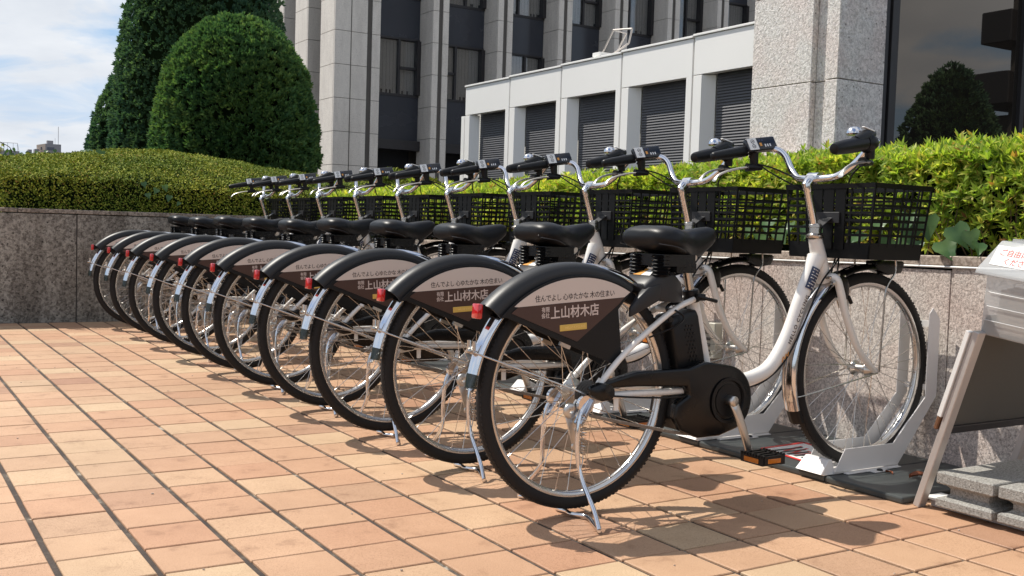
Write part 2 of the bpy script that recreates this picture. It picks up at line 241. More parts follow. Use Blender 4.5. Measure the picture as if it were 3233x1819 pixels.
# ------------------------------------------------------------------ object helpers
def tag(o, label=None, cat=None, group=None, kind=None):
    if label: o['label'] = label
    if cat: o['category'] = cat
    if group: o['group'] = group
    if kind: o['kind'] = kind
    return o
def thing(name, label, cat, loc=(0, 0, 0), rz=0, group=None):
    o = bpy.data.objects.new(name, None); col.objects.link(o); o.location = loc; o.rotation_euler = (0, 0, rz)
    o.empty_display_size = 0.1
    return tag(o, label, cat, group)
def link(name, me, mat, parent=None, kind=None, smooth=False):
    if mat and not me.materials: me.materials.append(mat)
    if smooth: me.polygons.foreach_set('use_smooth', [True]*len(me.polygons))
    o = bpy.data.objects.new(name, me); col.objects.link(o)
    if parent: o.parent = parent
    if kind: o['kind'] = kind
    return o
class MB:
    def __init__(s): s.v = []; s.f = []
    def add(s, vs, fs):
        b = len(s.v); s.v += [tuple(v) for v in vs]; s.f += [tuple(b+i for i in f) for f in fs]; return s
    def box(s, c, d, R=None):
        x, y, z = [q/2 for q in d]
        P = [Vector(p) for p in ((-x, -y, -z), (x, -y, -z), (x, y, -z), (-x, y, -z), (-x, -y, z), (x, -y, z), (x, y, z), (-x, y, z))]
        if R is not None: P = [R @ p for p in P]
        c = Vector(c)
        return s.add([p+c for p in P], [(0, 3, 2, 1), (4, 5, 6, 7), (0, 1, 5, 4), (1, 2, 6, 5), (2, 3, 7, 6), (3, 0, 4, 7)])
    def b2(s, lo, hi): return s.box([(a+b)/2 for a, b in zip(lo, hi)], [b-a for a, b in zip(lo, hi)])
    def bar(s, a, b, w, h, up=(0, 0, 1)):
        a, b = Vector(a), Vector(b); d = b-a; L = d.length; d.normalize(); up = Vector(up)
        sd = d.cross(up); sd.normalize(); u2 = sd.cross(d)
        R = Matrix((sd, d, u2)).transposed(); return s.box((a+b)/2, (w, L, h), R)
    def tube(s, pts, r, n=8, cap=True, closed=False):
        pts = [Vector(p) for p in pts]; k = len(pts)
        rs = r if isinstance(r, (list, tuple)) else [r]*k
        prev = None; vs = []
        for i, p in enumerate(pts):
            if closed: t = pts[(i+1) % k]-pts[i-1]
            else: t = pts[min(i+1, k-1)]-pts[max(i-1, 0)]
            t.normalize()
            if prev is None:
                a = Vector((0, 0, 1)) if abs(t.z) < 0.9 else Vector((1, 0, 0)); u = t.cross(a); u.normalize()
            else: u = prev-t*prev.dot(t); u.normalize()
            prev = u; v = t.cross(u)
            for j in range(n):
                an = 2*PI*j/n; vs.append(p+(u*math.cos(an)+v*math.sin(an))*rs[i])
        fs = []
        for i in range(k if closed else k-1):
            for j in range(n):
                a0 = i*n+j; a1 = i*n+(j+1) % n; b0 = ((i+1) % k)*n+j; b1 = ((i+1) % k)*n+(j+1) % n
                fs.append((a0, a1, b1, b0))
        if cap and not closed: fs += [tuple(reversed(range(n))), tuple(range((k-1)*n, k*n))]
        return s.add(vs, fs)
    def lathe(s, prof, c=(0, 0, 0), axis='y', n=24, closed=False, a0=0, a1=2*PI):
        """prof: list of (r, h); axis y: circle in xz plane, h along y"""
        full = abs(a1-a0-2*PI) < 1e-6; seg = n if full else n+1; vs = []
        for j in range(seg):
            an = a0+(a1-a0)*j/n
            for r, h in prof:
                if axis == 'y': vs.append((c[0]+r*math.cos(an), c[1]+h, c[2]+r*math.sin(an)))
                elif axis == 'z': vs.append((c[0]+r*math.cos(an), c[1]+r*math.sin(an), c[2]+h))
                else: vs.append((c[0]+h, c[1]+r*math.cos(an), c[2]+r*math.sin(an)))
        k = len(prof); fs = []
        for j in range(n):
            q = (j+1) % seg
            for i in range(k if closed else k-1):
                i2 = (i+1) % k
                fs.append((j*k+i, j*k+i2, q*k+i2, q*k+i))
        return s.add(vs, fs)
    def prism(s, poly, y0, y1):
        """poly in (x,z), extruded along y"""
        k = len(poly); vs = [(x, y0, z) for x, z in poly]+[(x, y1, z) for x, z in poly]
        return s.add(vs, [tuple(range(k)), tuple(reversed(range(k, 2*k)))]+[(i, i+k, (i+1) % k+k, (i+1) % k) for i in range(k)])
    def loft(s, secs, cap=True):
        n = len(secs[0]); vs = [p for q in secs for p in q]; fs = []
        for i in range(len(secs)-1):
            for j in range(n): fs.append((i*n+j, i*n+(j+1) % n, (i+1)*n+(j+1) % n, (i+1)*n+j))
        if cap: fs += [tuple(reversed(range(n))), tuple(range((len(secs)-1)*n, len(secs)*n))]
        return s.add(vs, fs)
    def mesh(s, name, bevel=0.0, bseg=1, smooth=False, ang=35):
        me = bpy.data.meshes.new(name); me.from_pydata(s.v, [], s.f)
        bm = bmesh.new(); bm.from_mesh(me); bmesh.ops.recalc_face_normals(bm, faces=bm.faces)
        if bevel > 0:
            ed = [e for e in bm.edges if len(e.link_faces) == 2 and e.calc_face_angle(0) > math.radians(30)]
            if ed: bmesh.ops.bevel(bm, geom=ed, offset=bevel, segments=bseg, affect='EDGES', profile=0.5, clamp_overlap=True)
        if smooth:
            for f in bm.faces: f.smooth = True
            for e in bm.edges:
                if len(e.link_faces) == 2 and e.calc_face_angle(0) > math.radians(ang): e.smooth = False
        bm.to_mesh(me); bm.free(); return me
    def obj(s, name, mat, parent=None, bevel=0.0, bseg=1, smooth=False, kind=None, ang=35):
        return link(name, s.mesh(name, bevel, bseg, smooth, ang), M[mat] if isinstance(mat, str) else mat, parent, kind)
def np_mesh(name, V, F):
    me = bpy.data.meshes.new(name); V = np.ascontiguousarray(V, dtype=np.float32); F = np.ascontiguousarray(F, dtype=np.int32)
    k = F.shape[1]; me.vertices.add(len(V)); me.vertices.foreach_set('co', V.ravel()); me.loops.add(F.size); me.loops.foreach_set('vertex_index', F.ravel())
    me.polygons.add(len(F)); me.polygons.foreach_set('loop_start', np.arange(0, F.size, k, dtype=np.int32)); me.polygons.foreach_set('loop_total', np.full(len(F), k, dtype=np.int32))
    me.update(calc_edges=True); return me
def spline(pts, n=6):
    pts = [Vector(p) for p in pts]; o = []
    for i in range(len(pts)-1):
        p0 = pts[max(i-1, 0)]; p1 = pts[i]; p2 = pts[i+1]; p3 = pts[min(i+2, len(pts)-1)]
        for j in range(n):
            t = j/n; o.append(0.5*((2*p1)+(-p0+p2)*t+(2*p0-5*p1+4*p2-p3)*t*t+(-p0+3*p1-3*p2+p3)*t**3))
    o.append(pts[-1]); return o
def interp(v, a, b, n): return [v[0]+(v[1]-v[0])*i/n for i in range(n+1)]
_dg = None
def text(name, body, size, mat, parent, mtx, bold=0.0, spacing=1.0, sx=1.0, align='LEFT'):
    cu = bpy.data.curves.new(name, 'FONT'); cu.body = body; cu.size = size; cu.align_x = align; cu.align_y = 'BOTTOM_BASELINE'
    cu.offset = bold; cu.space_character = spacing; cu.resolution_u = 3; cu.extrude = 0.00015
    t = bpy.data.objects.new(name, cu); col.objects.link(t); bpy.context.view_layer.update()
    me = bpy.data.meshes.new_from_object(t.evaluated_get(bpy.context.evaluated_depsgraph_get()))
    bpy.data.objects.remove(t); bpy.data.curves.remove(cu)
    me.transform(Matrix(mtx) @ Matrix.Diagonal((sx, 1, 1, 1))); me.materials.clear()
    return link(name, me, M[mat], parent)
def side_mtx(x, y, z, tilt=0.0, face=-1):
    """text standing in the xz plane seen from -y (face=-1) or from +y"""
    R = Matrix.Rotation(PI/2, 4, 'X')
    if face > 0: R = Matrix.Rotation(PI, 4, 'Z') @ R
    return Matrix.Translation((x, y, z)) @ Matrix.Rotation(-tilt if face < 0 else tilt, 4, 'Y') @ R
def copy_tree(o, parent=None):
    c = o.copy(); col.objects.link(c); c.parent = parent
    for ch in list(o.children): copy_tree(ch, c)
    return c

# ------------------------------------------------------------------ ground and pavement
b = MB(); b.b2((-400, -400, -0.4), (400, 400, -0.30)); o = b.obj('ground', 'soil'); o['kind'] = 'structure'
TX, TY = 0.19930, 0.19360
pav = MB(); pav.b2((-6, -8, -0.30), (2.94, 4.93, -0.0065)); pavement = pav.obj('pavement', 'grout'); pavement['kind'] = 'structure'
def tile_mesh(i):
    r = random.Random(i); hx, hy = 0.0918, 0.0932; bv = 0.0022
    lo = [(-hx, -hy), (hx, -hy), (hx, hy), (-hx, hy)]; j = [(x+r.uniform(-.0007, .0007), y+r.uniform(-.0007, .0007)) for x, y in lo]
    v = [(x, y, -0.0075) for x, y in j]+[(x, y, -bv) for x, y in j]+[(x*(1-bv/abs(x)), y*(1-bv/abs(y)), 0) for x, y in j]
    f = [(8, 9, 10, 11)]
    for k in range(4):
        q = (k+1) % 4; f += [(k, q, 4+q, 4+k), (4+k, 4+q, 8+q, 8+k)]
    return v, f
protos = [tile_mesh(i) for i in range(6)]; pm = []
for v, f in protos:
    me = bpy.data.meshes.new('tile'); me.from_pydata(v, [], f); me.materials.append(M['tile']); pm.append(me)
spots = []
tanx = 18/cd.lens; tany = tanx*9/16
for i in range(-30, 15):
    for j in range(-25, 42):
        c = Vector(((i+.5)*TX, (-j+.5)*TY, 0)) if False else Vector(((i+.5)*TX, (j+.5)*TY, 0))
        if c.x > 2.90 or c.y > 4.86: continue
        q = c-CAM; dz = q.dot(ff); u = q.dot(rr)/dz if dz > 0.3 else 9; vv = q.dot(uu)/dz if dz > 0.3 else 9
        vis = abs(u) < tanx*1.12 and abs(vv) < tany*1.25
        spots.append((0 if vis else 1, q.length, c))
spots.sort(key=lambda s: (s[0], s[1]))
fv, ffc = [], []
for n_, (_, _, c) in enumerate(spots):
    r = random.Random(n_*13+5); z = r.uniform(-.0009, .0009)-0.0004; a = r.uniform(-.004, .004)
    if n_ < 298:
        o = bpy.data.objects.new('paving_tile', pm[r.randrange(6)]); col.objects.link(o); o.parent = pavement
        o.location = (c.x, c.y, z); o.rotation_euler = (r.uniform(-.004, .004), r.uniform(-.004, .004), a)
    else:
        v, f = protos[r.randrange(6)]; k = len(fv)
        fv += [(c.x+x, c.y+y, z+zz) for x, y, zz in v]; ffc += [tuple(k+q for q in g) for g in f]
me = bpy.data.meshes.new('paving_tiles'); me.from_pydata(fv, [], ffc); link('paving_tiles', me, M['tile_far'], pavement, kind='stuff')

# ------------------------------------------------------------------ planter walls
WX = 2.885; WY = 4.906
def zc_r(y): return 0.742+(-0.0105)*(y+0.4)          # top of the right hand coping, the ground falls away slightly
pw = thing('planter_wall', 'speckled pale granite planter wall behind the front wheels of the bicycles', 'wall', (WX, 0, 0))
ys = [-3.0, -2.12, -1.22, -0.32, 0.58, 1.48, 2.38, 3.28, 4.18, 4.88]
for a, c in zip(ys[:-1], ys[1:]):
    mb = MB(); mb.b2((0.0, a+0.002, -0.1), (0.06, c-0.002, zc_r(c)-0.042)); mb.obj('granite_slab', 'granite_wall', pw, bevel=0.0015)
b = MB(); b.b2((0.012, -3.0, -0.1), (0.14, 4.95, 0.60)); b.obj('wall_core', 'dark_concrete', pw)
cys = [-3.0, -2.0, -1.22, -0.55, 0.55, 1.35, 2.1, 2.85, 3.6, 4.35, 4.88]
for a, c in zip(cys[:-1], cys[1:]):
    mb = MB(); z1, z2 = zc_r(a), zc_r(c)
    mb.add([(-.004, a+.0015, z1-.034), (.15, a+.0015, z1-.034), (.15, a+.0015, z1), (-.004, a+.0015, z1), (-.004, c-.0015, z2-.034), (.15, c-.0015, z2-.034), (.15, c-.0015, z2), (-.004, c-.0015, z2)],
           [(0, 1, 2, 3), (7, 6, 5, 4), (0, 4, 5, 1), (1, 5, 6, 2), (2, 6, 7, 3), (3, 7, 4, 0)]); mb.obj('coping_stone', 'coping_stone', pw, bevel=0.003)
mb = MB(); mb.tube([(-.0035, -3, zc_r(-3)-.039), (-.0035, 4.88, zc_r(4.88)-.039)], 0.0045, 6); mb.obj('sealant_joint', 'label_white', pw)
lw = thing('boundary_wall', 'dark weathered stone wall at the far end of the paving, below the clipped hedge', 'wall', (0, WY, 0))
xs = [-4.4, -3.5, -2.6, -1.7, -0.8, 0.107, 1.007, 1.907, 2.86]
for a, c in zip(xs[:-1], xs[1:]):
    mb = MB(); mb.b2((a+.004, 0, -.1), (c-.004, 0.06, 0.805)); mb.obj('stone_slab', 'granite_dirty', lw, bevel=0.002)
b = MB(); b.b2((-4.4, 0.012, -0.1), (3.05, 0.16, 0.79)); b.obj('wall_core', 'dark_concrete', lw)
cx_ = [-4.4+0.77*i for i in range(9)]+[2.86]; cx_ = [-4.02, -3.25, -2.48, -1.71, -0.94, -0.17, 0.60, 1.37, 2.14, 2.86]
for a, c in zip(cx_[:-1], cx_[1:]):
    mb = MB(); mb.b2((a+.003, -.005, 0.811), (c-.003, .16, 0.842)); mb.obj('coping_stone', 'coping_dirty', lw, bevel=0.003)
# soil of the planter
mb = MB(); mb.b2((WX+.13, -6, -.2), (7.9, 5.2, .68)); mb.b2((-9, WY+.15, -.2), (WX+.14, 30, .74)); mb.b2((WX+.14, 5.2, -.2), (9.0, 19.9, .72)); o = mb.obj('planter_soil', 'soil'); o['kind'] = 'structure'

# ------------------------------------------------------------------ rubber mats under the docks
mt_ = thing('rubber_base_mat', 'dark grey rubber base mat along the wall under the white wheel docks', 'mat', (0, 0, 0))
y = -1.507
while y < 4.80:
    y2 = min(y+0.3045, 4.88); mb = MB(); mb.b2((2.305, y+.0012, 0.0), (WX-.012, y2-.0012, 0.022)); mb.obj('mat_panel', 'mat_rubber', mt_, bevel=0.006, bseg=2); y = y2
# notice sheet on the mat
sh = MB(); c4 = [(2.40, -1.09), (2.635, -0.965), (2.66, -0.79), (2.43, -0.80)]
sh.add([(x, y, .0226) for x, y in c4]+[(x, y, .0238) for x, y in c4], [(4, 5, 6, 7), (0, 1, 5, 4), (1, 2, 6, 5), (2, 3, 7, 6), (3, 0, 4, 7)])
shr = thing('notice_sheet', 'crumpled white sheet with red border lying on the dark mat between two docks', 'paper sheet', (0, 0, 0)); sh.obj('sheet', 'label_white', shr)
bd = MB()
for k in range(4):
    a, c = Vector((*c4[k], .0245)), Vector((*c4[(k+1) % 4], .0245)); bd.bar(a, c, 0.016, 0.0008)
bd.obj('border', 'ink_red', shr)
mk = MB()
for k in range(9):
    t = k/9; mk.bar((2.46+.1*random.random(), -1.0+t*.17, .0246), (2.52+.08*random.random(), -1.0+t*.17+.012, .0246), 0.009, 0.0007)
mk.obj('marks', 'ink_red', shr)
mk = MB()
for k in range(5): mk.bar((2.44, -0.98+k*.033, .0256), (2.50+.02*k, -0.985+k*.033, .0256), 0.012, 0.0007)
mk.obj('tape', 'mat_rubber', shr)
# fallen leaf
lf = MB(); pts = []
for i in range(7):
    t = i/6; wv = 0.017*math.sin(PI*min(1, t*1.02))+.001; cx0 = t*0.07
    lf_z = 0.010*math.sin(t*3.2)
    pts.append([(cx0, -wv, lf_z+.008), (cx0, 0, lf_z), (cx0, wv, lf_z+.011)])
for i in range(6): lf.add([*pts[i], *pts[i+1]], [(0, 1, 4, 3), (1, 2, 5, 4)])
o = lf.obj('fallen_leaf', 'dry_leaf'); o.location = (2.545, -1.345, .0225); o.rotation_euler = (0, 0, -.6); tag(o, 'curled reddish brown dead leaf on the dark mat behind the nearest dock', 'leaf')
lf2 = o.copy(); col.objects.link(lf2); lf2.location = (2.535, -1.29, .0225); lf2.rotation_euler = (0.1, 0.1, 1.2); lf2.scale = (.7, .5, .6); lf2['label'] = 'small dark folded leaf scrap touching the foot of the nearest dock'
# vent box low on the wall
vb = thing('vent_box', 'small beige louvred vent box low on the granite wall behind the second front wheel', 'vent box', (WX, -0.03, 0.325))
mb = MB(); mb.b2((-.05, -.062, -.075), (0, .062, .085)); mb.obj('casing', 'vent_plastic', vb, bevel=.004)
mb = MB()
for k in range(4): mb.b2((-.056, -.035, -.05+k*.028), (-.0505, .02, -.036+k*.028))
mb.obj('slats', 'dark_concrete', vb)

# ------------------------------------------------------------------ annex with louvres
AX = 8.0
an = thing('louvred_annex', 'low white panelled annex with dark louvred bays behind the hedge', 'building', (AX, 0, 0))
seam = [11.52, 10.14, 8.76, 7.38, 6.00, 4.62, 3.24]
def az_(y): return -0.011*(y-11.5)
for k, (a, c) in enumerate(zip(seam[:-1], seam[1:])):
    z0 = 2.625+az_((a+c)/2)*0.9; z1 = 3.075+az_((a+c)/2)*.9
    mb = MB(); mb.b2((0, c+.012, z0), (.10, a-.012, z1)); mb.obj('fascia_panel', 'white_panel', an, bevel=.004)
    zc0 = z1; mb = MB(); mb.b2((-.02, c, z1+.006), (.42, a, z1+.032)); mb.obj('roof_cap', 'white_panel', an, bevel=.003)
    # pier: narrow front strip + splayed return
    mb = MB(); mb.b2((0, a-.16, 1.0), (.10, a-.012, z0-.008)); mb.obj('pier_panel', 'white_panel', an, bevel=.003)
    if k < 7:
        mb = MB(); mb.b2((0.0, a+.012, 1.0), (.03, a+.115, z0-.008)); mb.obj('pier_panel', 'white_panel', an, bevel=.003)
        mb = MB(); mb.add([(0.004, a-.162, 1.0), (0.004, a-.162, z0-.008), (.13, a-.265, 1.0), (.13, a-.265, z0-.008), (.13, a-.16, 1.0), (.13, a-.16, z0-.008)], [(0, 2, 3, 1), (0, 1, 5, 4), (0, 4, 2), (1, 3, 5), (2, 4, 5, 3)])
        mb.obj('splay_panel', 'white_panel', an)
    lb = MB(); ya, yb = c-.03, a-.28; zz = 1.30
    while zz < z0+.01:
        lb.add([(.13, yb, zz), (.13, ya, zz), (.144, ya, zz+.030), (.144, yb, zz+.030), (.133, yb, zz-.006), (.133, ya, zz-.006)], [(0, 1, 2, 3), (0, 4, 5, 1)]); zz += .034
    lb.obj('louver_blades', 'louver_metal', an, kind='stuff')
    mb = MB(); mb.b2((.17, c+.1, 1.0), (.19, a-.3, z0+.05)); mb.obj('louver_backing', 'louver_back', an)
mb = MB(); mb.b2((.20, 3.26, 0.7), (6, 11.45, 3.03)); mb.obj('annex_body', 'white_panel', an)
# roof bracket
rb = thing('roof_bracket', 'small metal folding bracket frame standing on the annex roof edge', 'bracket', (AX, 7.6, 3.16))
mb = MB(); fr = [(0.1, .38, 0), (.1, .12, .32), (.1, -.28, .28), (.1, -.22, .10)]
for a, c in zip(fr[:-1], fr[1:]): mb.tube([a, c], .012, 6)
mb.tube([(.3, .35, 0), (.3, .10, .30)], .012, 6); mb.tube([(.1, .12, .32), (.3, .10, .30)], .01, 6); mb.tube([(.1, -.22, .1), (.1, .12, 0.0)], .012, 6)
mb.obj('bracket_frame', 'aluminium_frame', rb)
mb = MB(); mb.b2((.02, .3, 0), (.4, .46, .05)); mb.obj('bracket_foot', 'white_panel', rb)

# ------------------------------------------------------------------ granite clad building at the right
gb = thing('granite_building', 'rough granite clad corner building with dark glass, behind the hedge at right', 'building', (6, 2.06, 0))
joints = [-.2, 0.55, 1.30, 2.035, 2.77, 3.50, 4.24, 4.98]
def slab(nm, lo, hi, parent, mat, bev=.004):
    mb = MB(); mb.b2(lo, hi); return mb.obj(nm, mat, parent, bevel=bev)
for z0, z1 in zip(joints[:-1], joints[1:]):
    slab('stone_panel', (0, .27, z0+.003), (.12, .92, z1-.003), gb, 'rough_granite')
    slab('stone_panel', (0.055, .128, z0+.003), (.12, .266, z1-.003), gb, 'rough_granite')
    slab('stone_panel', (0, .003, z0+.003), (.12, .124, z1-.003), gb, 'rough_granite')
    slab('stone_panel', (.004, -.003, z0+.003), (.53, .11, z1-.003), gb, 'rough_granite')
mb = MB(); mb.b2((.115, .012, -.2), (.5, .91, 5)); mb.b2((.5, .2, -.2), (8, .91, 5)); mb.obj('building_core', 'dark_concrete', gb)
slab('base_sill', (-.10, .15, 1.36), (.0, .98, 1.47), gb, 'coping_stone', .005)
wf = thing('x', None, None); bpy.data.objects.remove(wf)
wn = slab('window_frame', (.535, .02, -.2), (.60, .16, 5), gb, 'window_frame')
for x0, x1, yy in ((.61, .66, .0), (.67, .71, .05), (.72, .80, .085), (2.5, 2.56, .08), (4.4, 4.46, .08)):
    slab('window_mullion', (x0, yy, -.2), (x1, .16, 5), wn, 'window_frame')
for x0, x1 in ((.79, 2.50), (2.56, 4.40), (4.46, 7.0)):
    slab('window_pane', (x0, .12, 1.0), (x1, .135, 5), wn, 'dark_glass', 0)
slab('window_backing', (.7, .15, -.2), (7.2, .16, 5), gb, 'louver_back', 0)

# ------------------------------------------------------------------ office tower
tw = thing('office_tower', 'tall grey office tower with vertical stone piers and dark windows', 'building', (0, 20, 0))
courses = [-.2+.795*i for i in range(13)]; courses = [c-.15+.0 for c in courses]
TZ = [2.22-.795*3, 2.22-.795*2, 2.22-.795, 2.22, 3.015, 3.81, 4.605, 5.40, 6.195, 6.99, 7.785, 8.58, 9.4]
def pier(x0, x1, y0=0.0, depth=.75, groove=None, parent=tw, inner=None):
    core = MB(); core.b2((x0+.02, y0+.03, -.2), (x1-.02, y0+depth, 9.4)); pc = core.obj('pier', 'dark_concrete', parent)
    strips = []
    gs = groove or []
    e = [x0]+[g for pr in gs for g in pr]+[x1]
    for k in range(0, len(e)-1, 2): strips.append((e[k], e[k+1], 0.0))
    for a, c in gs: strips.append((a, c, .07))
    for a, c, dy in strips:
        for z0, z1 in zip(TZ[:-1], TZ[1:]):
            slab('stone_panel', (a+.004, y0+dy, z0+.006), (c-.004, y0+dy+.05, z1-.006), pc, 'tower_stone', 0)
    for xx, sg in ((x0, 1), (x1, -1)):
        for z0, z1 in zip(TZ[:-1], TZ[1:]):
            a, c = (xx-.001, xx+.03) if sg > 0 else (xx-.03, xx+.001)
            slab('stone_panel', (a, y0+.052, z0+.006), (c, y0+depth, z1-.006), pc, 'tower_stone', 0)
    return pc
pier(9.14, 10.32, 0, .9, groove=[(9.98, 10.10)])
# a slimmer leading fin before the broad pier
mb = MB(); mb.b2((9.55, -.012, -.2), (9.565, 0.02, 9.4)); mb.obj('pier_seam', 'dark_concrete', tw)
pitch = 1.885; px0 = [11.74+pitch*k for k in range(8)]
for x in px0: pier(x, x+.45, 0, .75, groove=[(x+.17, x+.28)])
pier(9.13, 9.60, 1.75, .9); pier(9.10, 9.56, 3.45, .9); pier(9.05, 9.5, 5.2, .9)
slab('dark_slot', (9.58, 1.9, -.2), (9.2+.6, 2.2, 9.4), tw, 'window_frame', 0); slab('dark_slot', (9.54, 3.6, -.2), (9.8, 3.9, 9.4), tw, 'window_frame', 0)
slab('tower_core', (9.7, 1.45, -.2), (28, 9, 9.4), tw, 'dark_concrete', 0)
xs_ = [10.32]+[x+.45 for x in px0]; xe_ = [x for x in px0]+[px0[-1]+pitch]
rr_ = random.Random(3)
for k, (a, c) in enumerate(zip(xs_[:-1], xe_[:-1])):
    W_ = c-a
    for s in range(3):
        zb = 4.14+2.45*s; zt = zb+1.36
        fr = MB()
        fr.b2((a, .70, zb-.06), (c, .80, zb)); fr.b2((a, .70, zt), (c, .80, zt+.05)); 
        left = (k+s) % 2 == 0
        xm = a+W_*(.60 if left else .42)
        fr.b2((xm-.03, .70, zb), (xm+.03, .80, zt)); fr.b2((c-.10, .62, zb), (c, .82, zt)); fr.b2((a, .70, zb), (a+.05, .80, zt))
        zt2 = zb+.66; xa, xb = (xm, c) if left else (a, xm)
        fr.b2((xa, .70, zt2-.03), (xb, .80, zt2+.03)); wo = fr.obj('window_frame', 'window_frame', tw)
        slab('window_pane', (a+.04, .76, zb), (c-.08, .772, zt), wo, 'office_glass', 0)
        bl = MB(); n = 26
        for i in range(n):
            xq = a+.05+(W_-.15)*i/n; bl.b2((xq, .80+.01*(i % 2), zb+(.0 if rr_.random() < .7 else .1)), (xq+(W_-.15)/n*.94, .808+.01*(i % 2), zt-.02))
        bl.obj('blind', 'blind', wo)
    for s in range(4):
        z0 = 5.50+2.45*(s-1)+.05 if s else 2.98; z1 = z0+.99 if s else 4.08
        slab('spandrel_panel', (a, .72, z0), (c, .80, z1), tw, 'spandrel', 0)
    slab('ground_floor_beam', (a, .55, 2.72), (c, .8, 2.97), tw, 'window_frame', .01)
    slab('opening_shade', (a, 1.2, -.2), (c, 1.3, 2.9), tw, 'louver_back', 0)
slab('window_backing', (10.3, 1.40, 2.9), (27, 1.44, 9.4), tw, 'louver_back', 0)

# ------------------------------------------------------------------ distant buildings
fb = thing('distant_building', 'small distant grey flat roofed building on the skyline at left', 'building', (14.1, 100, 0))
mb = MB(); mb.b2((-.30, 0, 0), (1.02, 2, 7.28)); mb.obj('wall', 'far_wall', fb)
mb = MB(); mb.add([(-.305, 0, 0), (-.86, 1.4, 0), (-.86, 1.4, 7.2), (-.305, 0, 7.28), (-.3, 2, 0), (-.3, 2, 7.28)], [(0, 1, 2, 3), (1, 4, 5, 2), (3, 2, 5)]); mb.obj('side_wall', 'far_wall_warm', fb)
for x0, x1, z0, z1 in ((-.15, .45, 6.72, 6.98), (-.15, .45, 6.1, 6.35)):
    wv = slab('window', (x0, -.05, z0), (x1, .01, z1), fb, 'far_window', 0)
slab('window', (-.62, .55, 6.75), (-.5, .72, 7.0), fb, 'far_window', 0)
slab('roof_tank', (-.12, .3, 7.28), (.4, .8, 7.6), fb, 'far_wall', .01)
mb = MB(); mb.tube([(.82, .3, 7.2), (.82, .3, 8.9)], .022, 5); mb.tube([(.55, .3, 7.2), (.55, .3, 7.85)], .012, 5); mb.obj('antenna', 'far_wall', fb)
rl = thing('distant_rooftop', 'distant rooftop with thin railing at the left edge of the skyline', 'building', (10.6, 100, 0))
slab('roof', (-2, 0, 0), (1.05, 2, 6.45), rl, 'far_wall', 0)
mb = MB()
for x in (-.4, .1, .55, .9): mb.tube([(x, .1, 6.4), (x, .1, 7.15)], .015, 5)
mb.tube([(-.6, .1, 7.15), (.9, .1, 7.15), (1.02, .1, 6.42)], .02, 5); mb.obj('railing', 'far_wall', rl)
slab('small_block', (1.9, 1, 6.0), (2.2, 2, 6.72), rl, 'far_wall', 0); slab('small_block', (2.45, 1, 6.0), (2.9, 2, 6.80), rl, 'far_wall', 0)

# ------------------------------------------------------------------ things behind the camera, seen only mirrored in the dark glass
bb = thing('balcony_building', 'dark building with projecting balconies mirrored in the dark glass', 'building', (20.0, -5.4, 0))
mb = MB(); mb.b2((0, 0, 0), (8, 4, 14)); mb.obj('wall', 'dark_concrete', bb)
for z, yy in ((3.7, -.65), (4.95, -.38), (6.3, -.3), (7.8, -.3)): slab('balcony', (-.5, yy, z), (6, .3, z+.66), bb, 'window_frame', .02)
slab('low_wall', (.2, -1.3, 0), (4, 0, 3.55), bb, 'dark_concrete', .02)

# ------------------------------------------------------------------ the bicycle (x forward, y to its left, z up, origin under the rear hub)
RW = 0.331; HZ = 0.344
def arc(cx, cz, r, a0, a1, n): return [(cx+r*math.cos(math.radians(a0+(a1-a0)*i/n)), cz+r*math.sin(math.radians(a0+(a1-a0)*i/n))) for i in range(n+1)]
def make_wheel(parent, x, z, rear):
    t = MB(); pr = []
    for k in range(14):        # tyre section with a slightly flattened tread
        a = 2*PI*k/14; rr2 = .0205*math.cos(a); hh = .0205*math.sin(a); pr.append((RW-.0205+rr2, hh))
    t.lathe(pr, (0, 0, 0), 'y', 80, closed=True)
    for k in range(150):       # tread knobs
        a = 2*PI*k/150; c_, s_ = math.cos(a), math.sin(a); R_ = Matrix.Rotation(-a, 3, 'Y')
        for yy in (-.0125, .0125):
            t.box(((RW-.0049)*c_, yy+(.002 if k % 2 else 0), (RW-.0049)*s_), (.0040, .0055, .0070), R_)
    tl = t.mesh('tyre', smooth=True, ang=50)
    r = MB(); r.lathe([(.302, -.0125), (.302, .0125), (.292, .0135), (.283, .010), (.279, 0), (.283, -.010), (.292, -.0135)], (0, 0, 0), 'y', 80, closed=True)
    ro = r.obj('wheel', 'rim_metal', parent, smooth=True, ang=50); ro.location = (x, 0, z)
    link('tyre', tl, M['rubber'], ro)
    s = MB(); fl = .034 if rear else .028; fr = .032 if rear else .022
    for k in range(36):
        side = -1 if k % 2 else 1; q = k//2; lead = 1 if q % 2 else -1
        ar = 2*PI*(k+.5)/36; ah = ar+lead*math.radians(58 if rear else 62)
        s.tube([(fr*math.cos(ah), side*fl, fr*math.sin(ah)), (.282*math.cos(ar), side*.004, .282*math.sin(ar))], .00115, 4, cap=False)
        s.tube([(.270*math.cos(ar), side*.0055, .270*math.sin(ar)), (.283*math.cos(ar), side*.004, .283*math.sin(ar))], .0022, 5)
    s.tube([(.279*math.cos(2.1), 0, .279*math.sin(2.1)), (.243*math.cos(2.1), .004, .243*math.sin(2.1))], [.003, .0022], 6)
    s.obj('spokes', 'steel', ro)
    h = MB(); h.lathe([(.006, -.066), (.010, -.064), (.010, -.05), (.016, -.045), (fr+.004, -fl-.002), (fr+.004, -fl+.002), (.016, -fl+.010), (.015, fl-.010), (fr+.004, fl-.002), (fr+.004, fl+.002), (.016, .045), (.010, .05), (.010, .064), (.006, .066)], (0, 0, 0), 'y', 20)
    h.obj('hub', 'alloy', ro, smooth=True, ang=30)
    return ro
